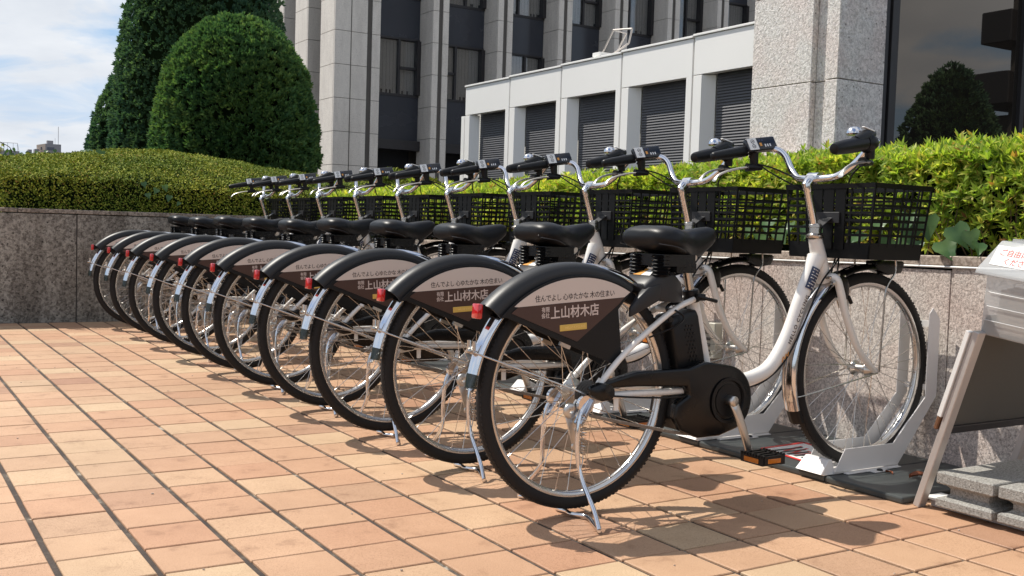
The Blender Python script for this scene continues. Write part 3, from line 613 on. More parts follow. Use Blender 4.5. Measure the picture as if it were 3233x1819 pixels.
def fender(parent, name, cx, cz, r, a0, a1, w_, mat, n=28, sag=.016):
    mb = MB(); secs = []
    for i in range(n+1):
        a = math.radians(a0+(a1-a0)*i/n); c_, s_ = math.cos(a), math.sin(a); q = []
        prof = [(-w_, -sag), (-w_*.9, -sag*.45), (-w_*.55, -.002), (-.006, .0), (-.004, .0022), (.004, .0022), (.006, .0), (w_*.55, -.002), (w_*.9, -sag*.45), (w_, -sag)]
        for yy, dr in prof: q.append((cx+(r+dr)*c_, yy, cz+(r+dr)*s_))
        for yy, dr in reversed(prof): q.append((cx+(r+dr-.0018)*c_, yy*.97, cz+(r+dr-.0018)*s_))
        secs.append(q)
    mb.loft(secs); return mb.obj(name, mat, parent, smooth=True, ang=60)

def make_bike():
    t = thing('bicycle', 'bike', 'bicycle', (0, 0, 0))
    make_wheel(t, 0, HZ, True)
    FX, FZ = 1.185, 0.358
    make_wheel(t, FX, FZ, False)
    # ---- frame
    f = MB()
    f.tube(spline([(.50, 0, .335), (.60, 0, .343), (.67, 0, .352), (.735, 0, .376), (.785, 0, .425), (.83, 0, .50), (.868, 0, .59), (.905, 0, .67), (.938, 0, .735)], 6), [.0235]*44+[.025, .027, .029, .030, .031], 16)
    f.tube([(.480, 0, .36), (.445, 0, .48), (.405, 0, .612)], .0195, 14)
    f.tube([(.926, 0, .800), (.945, 0, .745), (.972, 0, .678)], [.0215, .0255, .024], 16)
    for sg in (-1, 1):
        f.tube(spline([(.48, sg*.030, .338), (.34, sg*.045, .336), (.15, sg*.060, .340), (.02, sg*.066, .340)], 4), .0105, 10)
        f.tube(spline([(.395, sg*.022, .604), (.29, sg*.040, .568), (.12, sg*.058, .462), (.012, sg*.066, .362)], 4), .0090, 10)
        f.bar((-.014, sg*.067, .335), (.055, sg*.067, .345), .005, .034); f.bar((.0, sg*.067, .345), (.03, sg*.067, .385), .005, .026)
    f.tube([(.30, -.04, .573), (.30, .04, .573)], .008, 8)
    f.obj('frame', 'white_paint', t, smooth=True, ang=40)
    a = math.atan2(.59-.50, .868-.83)
    def tube_text(nm, body, size, mat, s0, bold=.0):
        p0 = Vector((.800, -.0245, .449)); p1 = Vector((.874, -.0245, .602)); d = (p1-p0).normalized(); ang_ = math.atan2(d.z, d.x)
        P = p0+d*s0
        return text(nm, body, size, mat, t, Matrix.Translation(P) @ Matrix.Rotation(-ang_, 4, 'Y') @ Matrix.Rotation(PI/2, 4, 'X') @ Matrix.Translation((0, -size*.35, 0)), bold=bold, spacing=1.25)
    tube_text('lettering', 'HELLO CYCLING', .0190, 'ink_dark', .010, .0003)
    lg = MB(); P0 = Vector((.776, -.0248, .412)); pts = [P0+Vector(q) for q in ((0, 0, -.012), (.004, 0, .006), (.011, 0, -.002), (.016, 0, .014), (.024, 0, .006), (.026, 0, .02))]
    lg.tube(pts, .0016, 5); lg.obj('emblem', 'ink_orange', t)
    # navy label round the tube under the head
    nl = MB(); p0 = Vector((.885, 0, .632)); p1 = Vector((.915, 0, .700)); d = (p1-p0).normalized(); u = Vector((0, -1, 0)); v = d.cross(u)
    secs = []
    for p, r_ in ((p0, .0278), (p1, .0302)):
        q = []
        for i in range(9):
            an = math.radians(-62+i*13); q.append(p+(u*math.cos(an)-v*math.sin(an))*r_)
        secs.append(q)
    vs = secs[0]+secs[1]; nl.add(vs, [(i, i+1, i+10, i+9) for i in range(8)]); no_ = nl.obj('label', 'navy_label', t, smooth=True)
    ln = MB()
    for k in range(7):
        p = p0+(p1-p0)*(.1+.8*k/6); 
        for i in range(1, 7):
            a1, a2 = math.radians(-58+i*13), math.radians(-58+(i+.7)*13)
            if (k*7+i) % 5 == 0: continue
            ln.tube([p+(u*math.cos(a1)-v*math.sin(a1))*.0306, p+(u*math.cos(a2)-v*math.sin(a2))*.0306], .0013, 4)
    ln.obj('label_print', 'ink_white', no_)
    # ---- fork
    f = MB()
    for sg in (-1, 1):
        f.tube(spline([(.975, sg*.018, .672), (.985, sg*.046, .668), (1.002, sg*.053, .62), (1.03, sg*.055, .545), (1.085, sg*.058, .445), (1.145, sg*.060, .383), (1.185, sg*.060, .357)], 5), [.0135]*12+[.0125]*8+[.0115]*6+[.0095]*5, 12)
    f.tube([(.962, 0, .70), (.978, 0, .655)], .022, 14)
    f.obj('fork', 'white_paint', t, smooth=True, ang=40)
    # ---- headset, stem, handlebar
    h = MB(); h.lathe([(.0, 0), (.027, 0), (.029, .004), (.029, .010), (.022, .014), (.0195, .016), (.0195, .034), (.0215, .036), (.0215, .044), (.0175, .048), (.0, .048)], (.925, 0, .798), 'z', 22)
    h.obj('headset', 'steel', t, smooth=True, ang=30)
    s = MB(); s.tube([(.923, 0, .83), (.880, 0, .958)], .0132, 16); s.tube([(.884, 0, .948), (.876, 0, .970), (.890, 0, .986), (.912, 0, .990)], [.0145, .0165, .018, .015], 14)
    s.tube([(.912, -.022, .991), (.912, .022, .991)], .0195, 16); s.tube([(.895, .0, .965), (.895, 0, .955)], .006, 8)
    s.obj('stem', 'chrome', t, smooth=True, ang=45)
    hb = MB(); half = [(.912, 0, .991), (.914, .04, .991), (.922, .085, .998), (.938, .13, 1.030), (.950, .165, 1.070), (.948, .198, 1.094), (.925, .226, 1.100), (.870, .243, 1.092), (.80, .250, 1.078), (.715, .257, 1.062)]
    full = [(x, -y_, z) for x, y_, z in reversed(half)]+half[1:]
    hb.tube(spline(full, 5), .0112, 12); hbo = hb.obj('handlebar', 'chrome', t, smooth=True, ang=60)
    for sg in (-1, 1):
        g = MB(); p0 = Vector((.846, sg*.246, 1.088)); p1 = Vector((.700, sg*.258, 1.060))
        fat = 1.28 if sg < 0 else 1.0
        g.tube([p0+(p1-p0)*q for q in (0, .02, .3, .7, .93, .985, 1)], [.012, .0185*fat, .0185*fat, .0165*fat, .0145*fat, .012*fat, .007], 16)
        if sg < 0: g.tube([p0+Vector((.045, .006, .004)), p0+Vector((.012, 0, .001)), p0], [.022, .031, .025], 16)
        g.obj('grip', 'leatherette', hbo, smooth=True, ang=50)
        bk = MB(); c = Vector((.875, sg*.242, 1.072)); bk.tube([c+Vector((0, 0, .012)), c+Vector((.005, 0, -.03))], [.017, .014], 10)
        bk.tube([c+Vector((-.03, 0, -.040)), c+Vector((.028, -sg*.012, -.040))], [.015, .008], 10); bk.obj('lever_bracket', 'black_plastic', hbo, smooth=True, ang=40)
        lv = MB(); pts = spline([c+Vector((-.005, sg*.002, -.040)), c+Vector((-.05, sg*.008, -.044)), c+Vector((-.10, sg*.016, -.056)), c+Vector((-.135, sg*.024, -.072)), c+Vector((-.152, sg*.026, -.090))], 5)
        k = len(pts); secs = []
        for i, p in enumerate(pts):
            w_ = .0105-.004*i/k+(.003 if i > k-4 else 0); hh = .0042; ring = []
            for j in range(8):
                an = 2*PI*j/8; ring.append(p+Vector((0, 0, 1))*hh*math.sin(an)+Vector((0, 1, 0))*w_*math.cos(an))
            secs.append(ring)
        lv.loft(secs); lv.obj('brake_lever', 'silver_lever', hbo, smooth=True, ang=60)
    # display unit on the left grip
    du = MB(); R_ = Matrix.Rotation(math.radians(-7), 3, 'Y') @ Matrix.Rotation(math.radians(-58), 3, 'X')
    c = Vector((.890, .228, 1.110)); R_ = Matrix.Rotation(math.radians(-8), 3, 'Y') @ Matrix.Rotation(math.radians(-6), 3, 'Z') @ Matrix.Rotation(math.radians(62), 3, 'X')
    du.box(c, (.122, .050, .024), R_); duo = du.obj('display', 'display_black', hbo, bevel=.006, bseg=3, smooth=True)
    def dplate(nm, x0, x1, y0, y1, mat, lift=.0124, th=.0006):
        mb = MB(); mb.box(c+R_ @ Vector(((x0+x1)/2, (y0+y1)/2, lift)), (x1-x0, y1-y0, th), R_); return mb.obj(nm, mat, duo)
    dplate('keypad', -.058, -.020, -.022, .022, 'label_white')
    for yy in (-.009, .009):
        mb = MB(); rg = [c+R_ @ Vector((-.038+.0068*math.cos(q*PI/7), yy+.0068*math.sin(q*PI/7), .0131)) for q in range(14)]; mb.tube(rg, .0010, 4, closed=True)
        mb.tube([c+R_ @ Vector((-.041, yy-.002, .0131)), c+R_ @ Vector((-.038, yy+.002, .0131)), c+R_ @ Vector((-.035, yy-.002, .0131))], .0009, 4); mb.obj('button', 'ink_grey', duo)
    dplate('lamp_mark', -.012, -.003, -.010, .002, 'ink_orange')
    for q in range(3): dplate('indicator', .008+q*.010, .013+q*.010, -.014, -.004, 'ink_white', th=.0004)
    for q in range(2): dplate('indicator', -.012+q*.012, -.005+q*.012, .008, .015, 'navy_label', th=.0005)
    # bell on the right
    be = MB(); be.lathe([(.0, .022), (.012, .019), (.021, .012), (.025, 0), (.022, -.005), (.0, -.005)], (.838, -.214, 1.118), 'z', 20); be.obj('bell', 'chrome', hbo, smooth=True, ang=40)
    be = MB(); be.tube([(.895, -.236, 1.12), (.85, -.246, 1.108), (.80, -.252, 1.090)], [.012, .021, .016], 12); be.obj('shifter', 'black_plastic', hbo, smooth=True)
    be = MB(); be.box((.862, -.246, 1.131), (.05, .012, .004), Matrix.Rotation(.2, 3, 'Y')); be.obj('shifter_window', 'label_white', hbo, bevel=.0015)
    # cables
    cb = MB()
    cb.tube(spline([(.885, .235, 1.045), (.925, .19, 1.03), (.965, .10, .985), (1.03, .03, .93), (1.075, -.01, .86), (1.055, -.02, .78), (.99, -.028, .71), (.93, -.030, .65), (.86, -.029, .52), (.79, -.02, .40), (.70, -.01, .335), (.60, 0, .32)], 5), .0032, 6)
    cb.tube(spline([(.885, -.235, 1.045), (.93, -.17, 1.03), (.985, -.08, .99), (1.05, -.02, .92), (1.07, 0, .84), (1.03, 0, .74), (1.01, .0, .68)], 5), .0030, 6)
    cb.tube(spline([(.86, .25, 1.07), (.92, .21, 1.02), (.985, .11, .955), (1.045, .04, .90), (1.06, .02, .80), (1.0, -.035, .69), (.95, -.036, .62), (.93, -.033, .60)], 5), .0028, 6)
    cb.tube(spline([(.03, -.082, .345), (.15, -.078, .332), (.30, -.070, .322), (.42, -.05, .32)], 4), .003, 6)
    cb.tube(spline([(.30, -.05, .575), (.33, -.055, .555), (.30, -.058, .53), (.20, -.06, .50)], 4), .003, 6)
    cb.obj('cables', 'black_plastic', t, smooth=True, ang=60)
    # ---- basket
    bs = MB()
    X0, X1, Y1, ZT, ZB = .985, 1.262, .185, .978, .735; tx, ty = .022, .020
    def wall_pt(side, u, z):
        q = (ZT-z)/(ZT-ZB); x0, x1, y1 = X0+.004*q, X1-tx*q, Y1-ty*q
        return {'n': (x0+(x1-x0)*u, -y1, z), 'f': (x0+(x1-x0)*u, y1, z), 'b': (x0, -y1+2*y1*u, z), 'e': (x1, -y1+2*y1*u, z)}[side]
    nb = {'n': 6, 'f': 6, 'b': 8, 'e': 8}
    for sd, n in nb.items():
        up = {'n': (0, -1, 0), 'f': (0, 1, 0), 'b': (-1, 0, 0), 'e': (1, 0, 0)}[sd]
        for i in range(n+1):
            u_ = i/n; bs.bar(wall_pt(sd, u_, ZB+.04), wall_pt(sd, u_, ZT-.008), .0062, .0040, up)
        for j in range(6):
            z = ZB+.078+(ZT-ZB-.125)*j/5; bs.bar(wall_pt(sd, 0, z), wall_pt(sd, 1, z), .0078, .0042, up)
    def ring(z0, z1, grow):
        p = []
        for z in (z0, z1):
            a_, b_, c_, d_ = wall_pt('n', 0, z), wall_pt('n', 1, z), wall_pt('f', 1, z), wall_pt('f', 0, z)
            p.append([(a_[0]-grow, a_[1]-grow, z), (b_[0]+grow, b_[1]-grow, z), (c_[0]+grow, c_[1]+grow, z), (d_[0]-grow, d_[1]+grow, z)])
        for k in range(4):
            q = (k+1) % 4; mid = [p[0][k], p[0][q], p[1][q], p[1][k]]
            n_ = [(0, -1), (1, 0), (0, 1), (-1, 0)][k]; th = .005
            bs.add(mid+[(x-n_[0]*th, y_-n_[1]*th, z) for x, y_, z in mid], [(0, 1, 2, 3), (7, 6, 5, 4), (0, 4, 5, 1), (1, 5, 6, 2), (2, 6, 7, 3), (3, 7, 4, 0)])
    ring(ZB, ZB+.052, .001); ring(ZT-.016, ZT, .004)
    bs.b2((X0+.004, -Y1+ty, ZB), (X1-tx, Y1-ty, ZB+.004))
    for i in range(3): bs.b2((X0-.002, -.068+.048*i, ZB+.03), (X0+.004, -.028+.048*i, ZT-.01))
    bs.obj('basket', 'basket_plastic', t)
    br = MB(); br.bar((.925, 0, .832), (.985, 0, .870), .045, .003); br.b2((.978, -.05, .850), (.984, .05, .885)); br.obj('basket_bracket', 'grey_plastic', t, bevel=.001)
    st = MB()
    for sg in (-1, 1): st.tube(spline([(1.225, sg*.085, .736), (1.225, sg*.085, .69), (1.195, sg*.078, .640), (1.190, sg*.075, .55), (1.185, sg*.072, .357)], 4), .0034, 8)
    st.obj('basket_stay', 'steel', t, smooth=True)
    # headlight
    hl = MB(); hl.loft([[(1.205, -.022, .728), (1.205, .022, .728), (1.205, .022, .700), (1.205, -.022, .700)], [(1.27, -.028, .730), (1.27, .028, .730), (1.27, .028, .680), (1.27, -.028, .680)], [(1.335, -.030, .728), (1.335, .030, .728), (1.330, .030, .688), (1.330, -.030, .688)], [(1.355, -.022, .722), (1.355, .022, .722), (1.345, .022, .698), (1.345, -.022, .698)]])
    hl.tube([(1.255, 0, .735), (1.255, 0, .672)], .012, 8); hl.obj('headlight', 'black_gloss', t, bevel=.003, bseg=2, smooth=True)
    # ---- fenders
    fe = fender(t, 'front_fender', FX, FZ, .362, 113, 200, .030, 'chrome')
    mf = fender(t, 'mud_flap', FX, FZ, .358, 200, 208, .028, 'black_plastic', 5)
    ffr = fender(t, 'front_fender_tip', FX, FZ, .357, 113, 86, .024, 'black_gloss', 8)
    tp = MB()
    for k in range(5): tp.box((FX+.359*math.cos(math.radians(108-k*4.5)), -.012+.004*(k % 2), FZ+.359*math.sin(math.radians(108-k*4.5))), (.016, .004, .003), Matrix.Rotation(math.radians(-18+k*4.5), 3, 'Y'))
    tp.obj('tip_slots', 'ink_grey', ffr)
    st = MB(); st.tube(spline([(1.185, -.068, .352), (1.05, -.055, .325), (.88, -.032, .288), (.842, -.020, .284), (.838, 0, .284), (.842, .020, .284), (.88, .032, .288), (1.05, .055, .325), (1.185, .068, .352)], 4), .0024, 6); st.box((.836, 0, .284), (.012, .012, .014)); st.obj('fender_stay', 'steel', t, smooth=True)
    cp = MB(); cp.loft([[(1.00, -.032, .685), (1.00, .028, .685), (1.00, .028, .640), (1.00, -.032, .640)], [(1.045, -.040, .672), (1.045, .034, .672), (1.045, .034, .600), (1.045, -.040, .600)], [(1.062, -.036, .650), (1.062, .030, .650), (1.062, .030, .598), (1.062, -.036, .598)]]); cp.tube([(1.06, -.034, .61), (1.075, -.036, .585)], .007, 8)
    cp.obj('brake_caliper', 'black_gloss', t, bevel=.004, bseg=2, smooth=True)
    cl = MB(); cl.box((.985, -.03, .676), (.05, .022, .010), Matrix.Rotation(-.25, 3, 'Y')); cl.tube([(.965, -.044, .655), (.965, -.06, .655)], .008, 10); cl.obj('cable_clamp', 'alloy', t, bevel=.002)
    fr_ = fender(t, 'rear_fender', 0, HZ-.006, .368, 58, 168, .0262, 'chrome')
    fender(t, 'rear_flap', 0, HZ-.006, .367, 167.5, 174, .0225, 'smoke_flap', 6)
    st = MB()
    for sg in (-1, 1): st.tube([(-.352, sg*.018, .470), (-.335, sg*.034, .463), (-.01, sg*.072, .345)], .0026, 6); st.tube([(-.352, sg*.014, .474), (-.352, sg*.014, .500)], .005, 6)
    st.tube([(-.358, -.02, .470), (-.358, .02, .470)], .003, 6); st.tube([(-.37, -.006, .474), (-.352, -.006, .474)], .006, 6)
    st.obj('rear_fender_stay', 'steel', t, smooth=True)
    # fat black cover over the rear fender
    cv = MB(); secs = []; n = 40
    for i in range(n+1):
        ad = 136.5-(136.5-60)*i/n; a = math.radians(ad); c_, s_ = math.cos(a), math.sin(a); ring_ = []
        w_ = .040; ro = .398-(.012*(i/n)); ri = .352
        prof = [(ri, -w_*.98), (ri+.012, -w_), (ro-.016, -w_*.95), (ro-.006, -w_*.72), (ro-.001, -w_*.36), (ro, 0), (ro-.001, w_*.36), (ro-.006, w_*.72), (ro-.016, w_*.95), (ri+.012, w_), (ri, w_*.98), (ri, w_*.90), (ro-.02, w_*.88), (ro-.008, 0), (ro-.02, -w_*.88), (ri, -w_*.90)]
        for r_, yy in prof: ring_.append((-.034+(r_)*c_, yy, .320+r_*s_))
        secs.append(ring_)
    cv.loft(secs); cv.obj('wheel_cover', 'cover_plastic', t, smooth=True, ang=50)
    for sg in (-1, 1):
        y0, y1 = (-.0495, -.0465) if sg < 0 else (.0465, .0495)
        inner = arc(-.034, .320, .356, 137.5, 61, 22)
        gp = MB(); poly = inner+[(.128, .622), (.092, .580), (.100, .52), (.113, .408), (.066, .432), (-.035, .470), (-.276, .563)]
        gp.prism(poly, y0, y1); g = gp.obj('skirt_guard', 'black_plastic', t, bevel=.0008)
        ya, yb = (-.0512, -.0497) if sg < 0 else (.0497, .0512)
        A_, B_ = (-.241, .591), (.1105, .615)
        top = MB(); tpoly = [A_]+[p for p in arc(-.034, .320, .350, 129.0, 62, 22)]; tpoly = [p for p in tpoly if p[1] > .591+(p[0]+.241)*.068-.001]+[B_]
        top.prism(tpoly, ya, yb); so_ = top.obj('sign_upper', 'beige_print', g)
        lo = MB(); lo.prism([(-.2415, .5905), (.110, .6145), (.092, .596), (-.048, .494), (-.262, .574), (-.258, .579)], ya, yb); so2 = lo.obj('sign_lower', 'brown_print', g)
        ys_ = (-.0513 if sg < 0 else .0513); T = .060
        if sg < 0:
            text('sign_lettering', '住んでよし 心ゆたかな 木の住まい', .0198, 'ink_dark', g, side_mtx(-.190, ys_, .6045, T), bold=.00022, spacing=.925, sx=.90)
            text('sign_lettering', '上山材木店', .0355, 'ink_light', g, side_mtx(-.139, ys_, .5600, T), bold=.0006, spacing=1.0, sx=.92)
            text('sign_lettering', '有限', .0155, 'ink_light', g, side_mtx(-.168, ys_, .5765, T), bold=.0002, spacing=1.0, sx=.85)
            text('sign_lettering', '会社', .0155, 'ink_light', g, side_mtx(-.168, ys_, .5605, T), bold=.0002, spacing=1.0, sx=.85)
        else:
            text('sign_lettering', '住んでよし 心ゆたかな 木の住まい', .0198, 'ink_dark', g, side_mtx(.064, ys_, .622, -T, 1), bold=.00022, spacing=.925, sx=.90)
            text('sign_lettering', '上山材木店', .0355, 'ink_light', g, side_mtx(.02, ys_, .575, -T, 1), bold=.0006, sx=.92)
        mb = MB(); cyp = Vector((-.0625, (ya+yb)/2-(.0010 if sg < 0 else -.0010), .5345)); Rt = Matrix.Rotation(-T, 3, 'Y'); mb.box(cyp, (.090, .0022, .0175), Rt)
        yp = mb.obj('sign_strip', 'yellow_print', g, bevel=.0008)
        if sg < 0: text('strip_lettering', 'HELLO CYCLING', .0085, 'yellow_dark', yp, side_mtx(-.090, cyp.y-.0013, .5300, T), spacing=1.05)
        hk = MB(); hk.box((-.085, sg*.044, .484), (.036, .008, .010), Matrix.Rotation(.38, 3, 'Y')); hk.obj('guard_hook', 'alloy', g)
    # reflector
    rf = MB(); rf.box((-.338, 0, .578), (.016, .034, .040), Matrix.Rotation(math.radians(4), 3, 'Y')); rfo = rf.obj('rear_reflector', 'red_lens', t, bevel=.004, bseg=2, smooth=True)
    rf = MB(); rf.loft([[(-.331, -.013, .596), (-.331, .013, .596), (-.331, .013, .560), (-.331, -.013, .560)], [(-.298, -.010, .596), (-.298, .010, .596), (-.298, .010, .572), (-.298, -.010, .572)]]); rf.obj('reflector_bracket', 'black_plastic', rfo)
    # ---- saddle
    sd = MB(); secs = []
    SEC = [(.196, .066, .804, .774), (.203, .088, .815, .762), (.222, .105, .823, .752), (.248, .111, .826, .745), (.276, .106, .824, .738), (.305, .090, .819, .730), (.332, .070, .815, .724), (.358, .054, .813, .720), (.384, .045, .814, .720), (.408, .040, .817, .729), (.432, .036, .820, .744), (.455, .031, .822, .760), (.474, .022, .817, .776), (.482, .010, .806, .788)]
    for x, hw, zt, zb in SEC:
        q = []
        for j in range(20):
            an = 2*PI*j/20; cc, ss = math.cos(an), math.sin(an); e = .72
            yy = hw*math.copysign(abs(cc)**e, cc); zm = zb+(zt-zb)*.42
            zz = zm+((zt-zm)*abs(ss)**.80 if ss > 0 else -(zm-zb)*abs(ss)**.6)
            if ss > .3 and hw > .05: zz -= .006*(1-abs(yy)/hw)      # shallow channel
            q.append((x, yy, zz))
        secs.append(q)
    sd.loft(secs); sdo = sd.obj('saddle', 'leatherette', t, smooth=True, ang=70)
    for sg in (-1, 1):
        pp = MB()
        pp.tube(spline([(.197, sg*.089, .768), (.219, sg*.1105, .764), (.243, sg*.1165, .760), (.270, sg*.1125, .752), (.29, sg*.10, .744)], 4), .0016, 5)
        pp.obj('saddle_piping', 'grey_plastic', sdo)
    sp = MB()
    for sg in (-1, 1):
        pr = []
        for k in range(13): pr.append((.030 if k % 2 else .024, k*.0052))
        sp.lathe([(0, 0)]+pr+[(0, .0624)], (.240, sg*.050, .674), 'z', 14)
        sp.tube([(.225, sg*.046, .672), (.27, sg*.034, .670), (.37, sg*.022, .690), (.44, sg*.014, .755)], .0042, 8)
    sp.b2((.228, -.078, .704), (.345, .078, .738)); sp.b2((.30, -.05, .684), (.375, .05, .712)); sp.obj('saddle_spring', 'black_gloss', sdo, smooth=True, ang=40)
    s = MB(); s.tube([(.405, 0, .60), (.372, 0, .728)], .0135, 14); s.obj('seat_post', 'steel', t, smooth=True)
    s = MB(); s.tube([(.37, -.034, .730), (.37, .034, .730)], .017, 14); s.tube([(.37, -.048, .728), (.37, -.034, .730)], .009, 10); s.obj('saddle_clamp', 'alloy', t, smooth=True)
    s = MB(); s.tube([(.408, 0, .595), (.401, 0, .632)], .0245, 14); s.bar((.405, -.025, .612), (.405, -.055, .612), .018, .02); s.tube([(.385, -.052, .615), (.455, -.058, .600)], .006, 8); s.obj('seat_clamp', 'black_plastic', t, smooth=True, bevel=.002)
    # ---- smart lock on the seat stays
    lk = MB()
    def lsec(x, w_, z0, z1): return [(x, -w_, z0), (x, -w_*.96, z1-.008), (x, -w_*.75, z1), (x, w_*.75, z1), (x, w_*.96, z1-.008), (x, w_, z0)]
    lk.loft([lsec(.178, .060, .628, .652), lsec(.205, .066, .614, .672), lsec(.245, .066, .602, .692), lsec(.290, .060, .598, .684), lsec(.325, .044, .598, .662), lsec(.345, .030, .600, .638)])
    for sg in (-1, 1):
        lk.loft([[(x, sg*a_, z) for a_, z in q] for x, q in ((.230, [(.034, .606), (.066, .606), (.066, .656), (.034, .656)]), (.185, [(.042, .586), (.068, .586), (.068, .642), (.042, .645)]), (.150, [(.046, .570), (.066, .570), (.066, .612), (.046, .614)]), (.128, [(.048, .558), (.060, .558), (.060, .584), (.048, .586)]))])
    lko = lk.obj('ring_lock', 'grey_plastic', t, bevel=.004, bseg=2, smooth=True, ang=60)
    lb = MB(); lb.add([(.210, -.036, .6758), (.210, .004, .6758), (.244, .004, .6928), (.244, -.036, .6928)], [(0, 1, 2, 3)]); lb.obj('lock_label', 'label_white', lko)
    lb = MB(); lb.add([(.210, .006, .6758), (.210, .040, .6758), (.244, .040, .6928), (.244, .006, .6928)], [(0, 1, 2, 3)]); lb.obj('lock_label', 'ink_orange', lko)
    # ---- battery
    ba = MB(); ba.loft([[(x, -w_, z), (x, w_, z), (x2, w_, z2), (x2, -w_, z2)] for (x, z, x2, z2, w_) in ((.330, .398, .440, .402, .040), (.292, .535, .398, .556, .046), (.300, .556, .392, .576, .040))])
    bao = ba.obj('battery', 'black_plastic', t, bevel=.008, bseg=3, smooth=True, ang=60)
    hx = MB()
    for i in range(10):
        for j in range(3):
            z = .425+i*.0115; xx = .400-(z-.41)*.285-j*.012+(.006 if i % 2 else 0); hx.lathe([(0, -.0012), (.0034, -.0012), (.0034, .0)], (xx, -.0425-.0045*(z-.40)/.14, z), 'y', 6)
    hx.obj('battery_pattern', 'black_gloss', bao)
    bh = MB(); bh.tube(spline([(.300, -.03, .562), (.285, -.03, .578), (.300, -.03, .592), (.345, -.03, .592)], 4), .005, 6); bh.tube([(.285, -.046, .548), (.285, -.052, .548)], .008, 10); bh.obj('battery_handle', 'black_gloss', bao, smooth=True)
    # ---- motor, chain case, cranks
    mc = MB(); lower = [(.03, .372), (.15, .374), (.335, .373)]
    poly = [(.025, .378), (.15, .405), (.34, .405), (.405, .422), (.45, .416)]+arc(.492, .303, .105, 78, -38, 12)+[(.54, .215), (.47, .196), (.385, .196), (.318, .222), (.292, .262), (.296, .300), (.345, .325), (.335, .352), (.15, .362), (.03, .362)]
    mc.prism(poly, -.078, -.048); mco = mc.obj('chain_case', 'black_gloss', t, bevel=.007, bseg=3, smooth=True, ang=50)
    mo = MB(); mo.prism([(.33, .395), (.45, .405)]+arc(.492, .303, .088, 70, -60, 9)+[(.44, .205), (.35, .212), (.305, .255)], -.047, .062); mo.obj('motor', 'black_plastic', t, bevel=.008, bseg=2, smooth=True)
    rg_ = MB(); rg_.lathe([(.068, -.079), (.070, -.084), (.061, -.084), (.058, -.0785)], (.497, 0, .303), 'y', 32, closed=True); rg_.lathe([(0, -.0790), (.050, -.0790), (.050, -.0805), (.0, -.0805)], (.497, 0, .303), 'y', 28); rg_.obj('chain_ring_guard', 'black_plastic', mco, smooth=True, ang=40)
    for sg, (x1, z1) in ((-1, (.562, .142)), (1, (.432, .464))):
        ck = MB(); yy = sg*.098; ck.tube([(.497, sg*.078, .303), (.497, sg*.108, .303)], .0165, 14)
        p0, p1 = Vector((.497, yy, .303)), Vector((x1, sg*.112, z1)); secs = []
        for i in range(7):
            q = i/6; p = p0+(p1-p0)*q+Vector((0, sg*.006*math.sin(q*PI), 0)); d = (p1-p0).normalized(); pn = Vector((d.z, 0, -d.x)); w_ = .0155-.004*q; h_ = .0075-.001*q
            secs.append([p+pn*w_*a_+Vector((0, 1, 0))*h_*b_ for a_, b_ in ((-1, -.5), (-.6, -1), (.6, -1), (1, -.5), (1, .5), (.6, 1), (-.6, 1), (-1, .5))])
        ck.loft(secs); cko = ck.obj('crank', 'alloy', t, bevel=.001, smooth=True, ang=50)
        pd = MB(); c0 = Vector((x1, sg*.165, z1-.004)); pd.tube([(x1, sg*.108, z1), (x1, sg*.21, z1)], .007, 8)
        for dx in (-.036, .036): pd.b2((x1+dx-.010, min(sg*.122, sg*.212), z1-.015), (x1+dx+.010, max(sg*.122, sg*.212), z1+.013))
        for k in range(5): yy_ = sg*(.126+k*.021); pd.b2((x1-.04, yy_-.004, z1-.013), (x1+.04, yy_+.004, z1+.013))
        for dx in (-.046, .046):
            for k in range(8): pd.b2((x1+dx-.003, sg*(.126+k*.0115)-.0025, z1+.008), (x1+dx+.003, sg*(.126+k*.0115)+.0025, z1+.016))
        pdo = pd.obj('pedal', 'black_plastic', cko)
        for dx in (-.0475, .0475):
            ar_ = MB(); ar_.b2((x1+dx-.002, min(sg*.138, sg*.196), z1-.010), (x1+dx+.002, max(sg*.138, sg*.196), z1+.004)); ar_.obj('pedal_reflector', 'amber', cko, bevel=.001)
        ar_ = MB(); ar_.b2((x1-.026, min(sg*.2122, sg*.2155), z1-.009), (x1+.026, max(sg*.2122, sg*.2155), z1+.005)); ar_.obj('pedal_reflector', 'amber', cko, bevel=.001)
        ar_ = MB(); ar_.b2((x1-.030, min(sg*.1185, sg*.1215), z1-.009), (x1+.022, max(sg*.1185, sg*.1215), z1+.006)); ar_.obj('pedal_reflector', 'amber', cko, bevel=.001)
    # ---- chain and gears
    ch = MB(); pth = [(.01, -.050, .284), (.11, -.052, .260), (.22, -.053, .236), (.33, -.055, .212), (.44, -.056, .200)]
    P_ = spline(pth, 14)
    for i, p in enumerate(P_[:-1]):
        d = P_[i+1]-p; an = -math.atan2(d.z, d.x); ch.box((p+P_[i+1])/2, (d.length*.92, .006 if i % 2 else .0085, .0085), Matrix.Rotation(an, 3, 'Y'))
        ch.lathe([(0, -.0048), (.0050, -.0048), (.0050, .0048), (0, .0048)], tuple(p), 'y', 8)
    ch.obj('chain', 'chain', t)
    ge = MB()
    for k, r_ in enumerate((.040, .036, .032, .028)):
        pr = []; yk = -.036-.0055*k
        for j in range(36):
            pass
        ge.lathe([(.012, yk-.001), (r_, yk-.001), (r_, yk+.001), (.012, yk+.001)], (0, 0, HZ), 'y', 28, closed=True)
    ge.obj('sprockets', 'chain', t, smooth=True, ang=30)
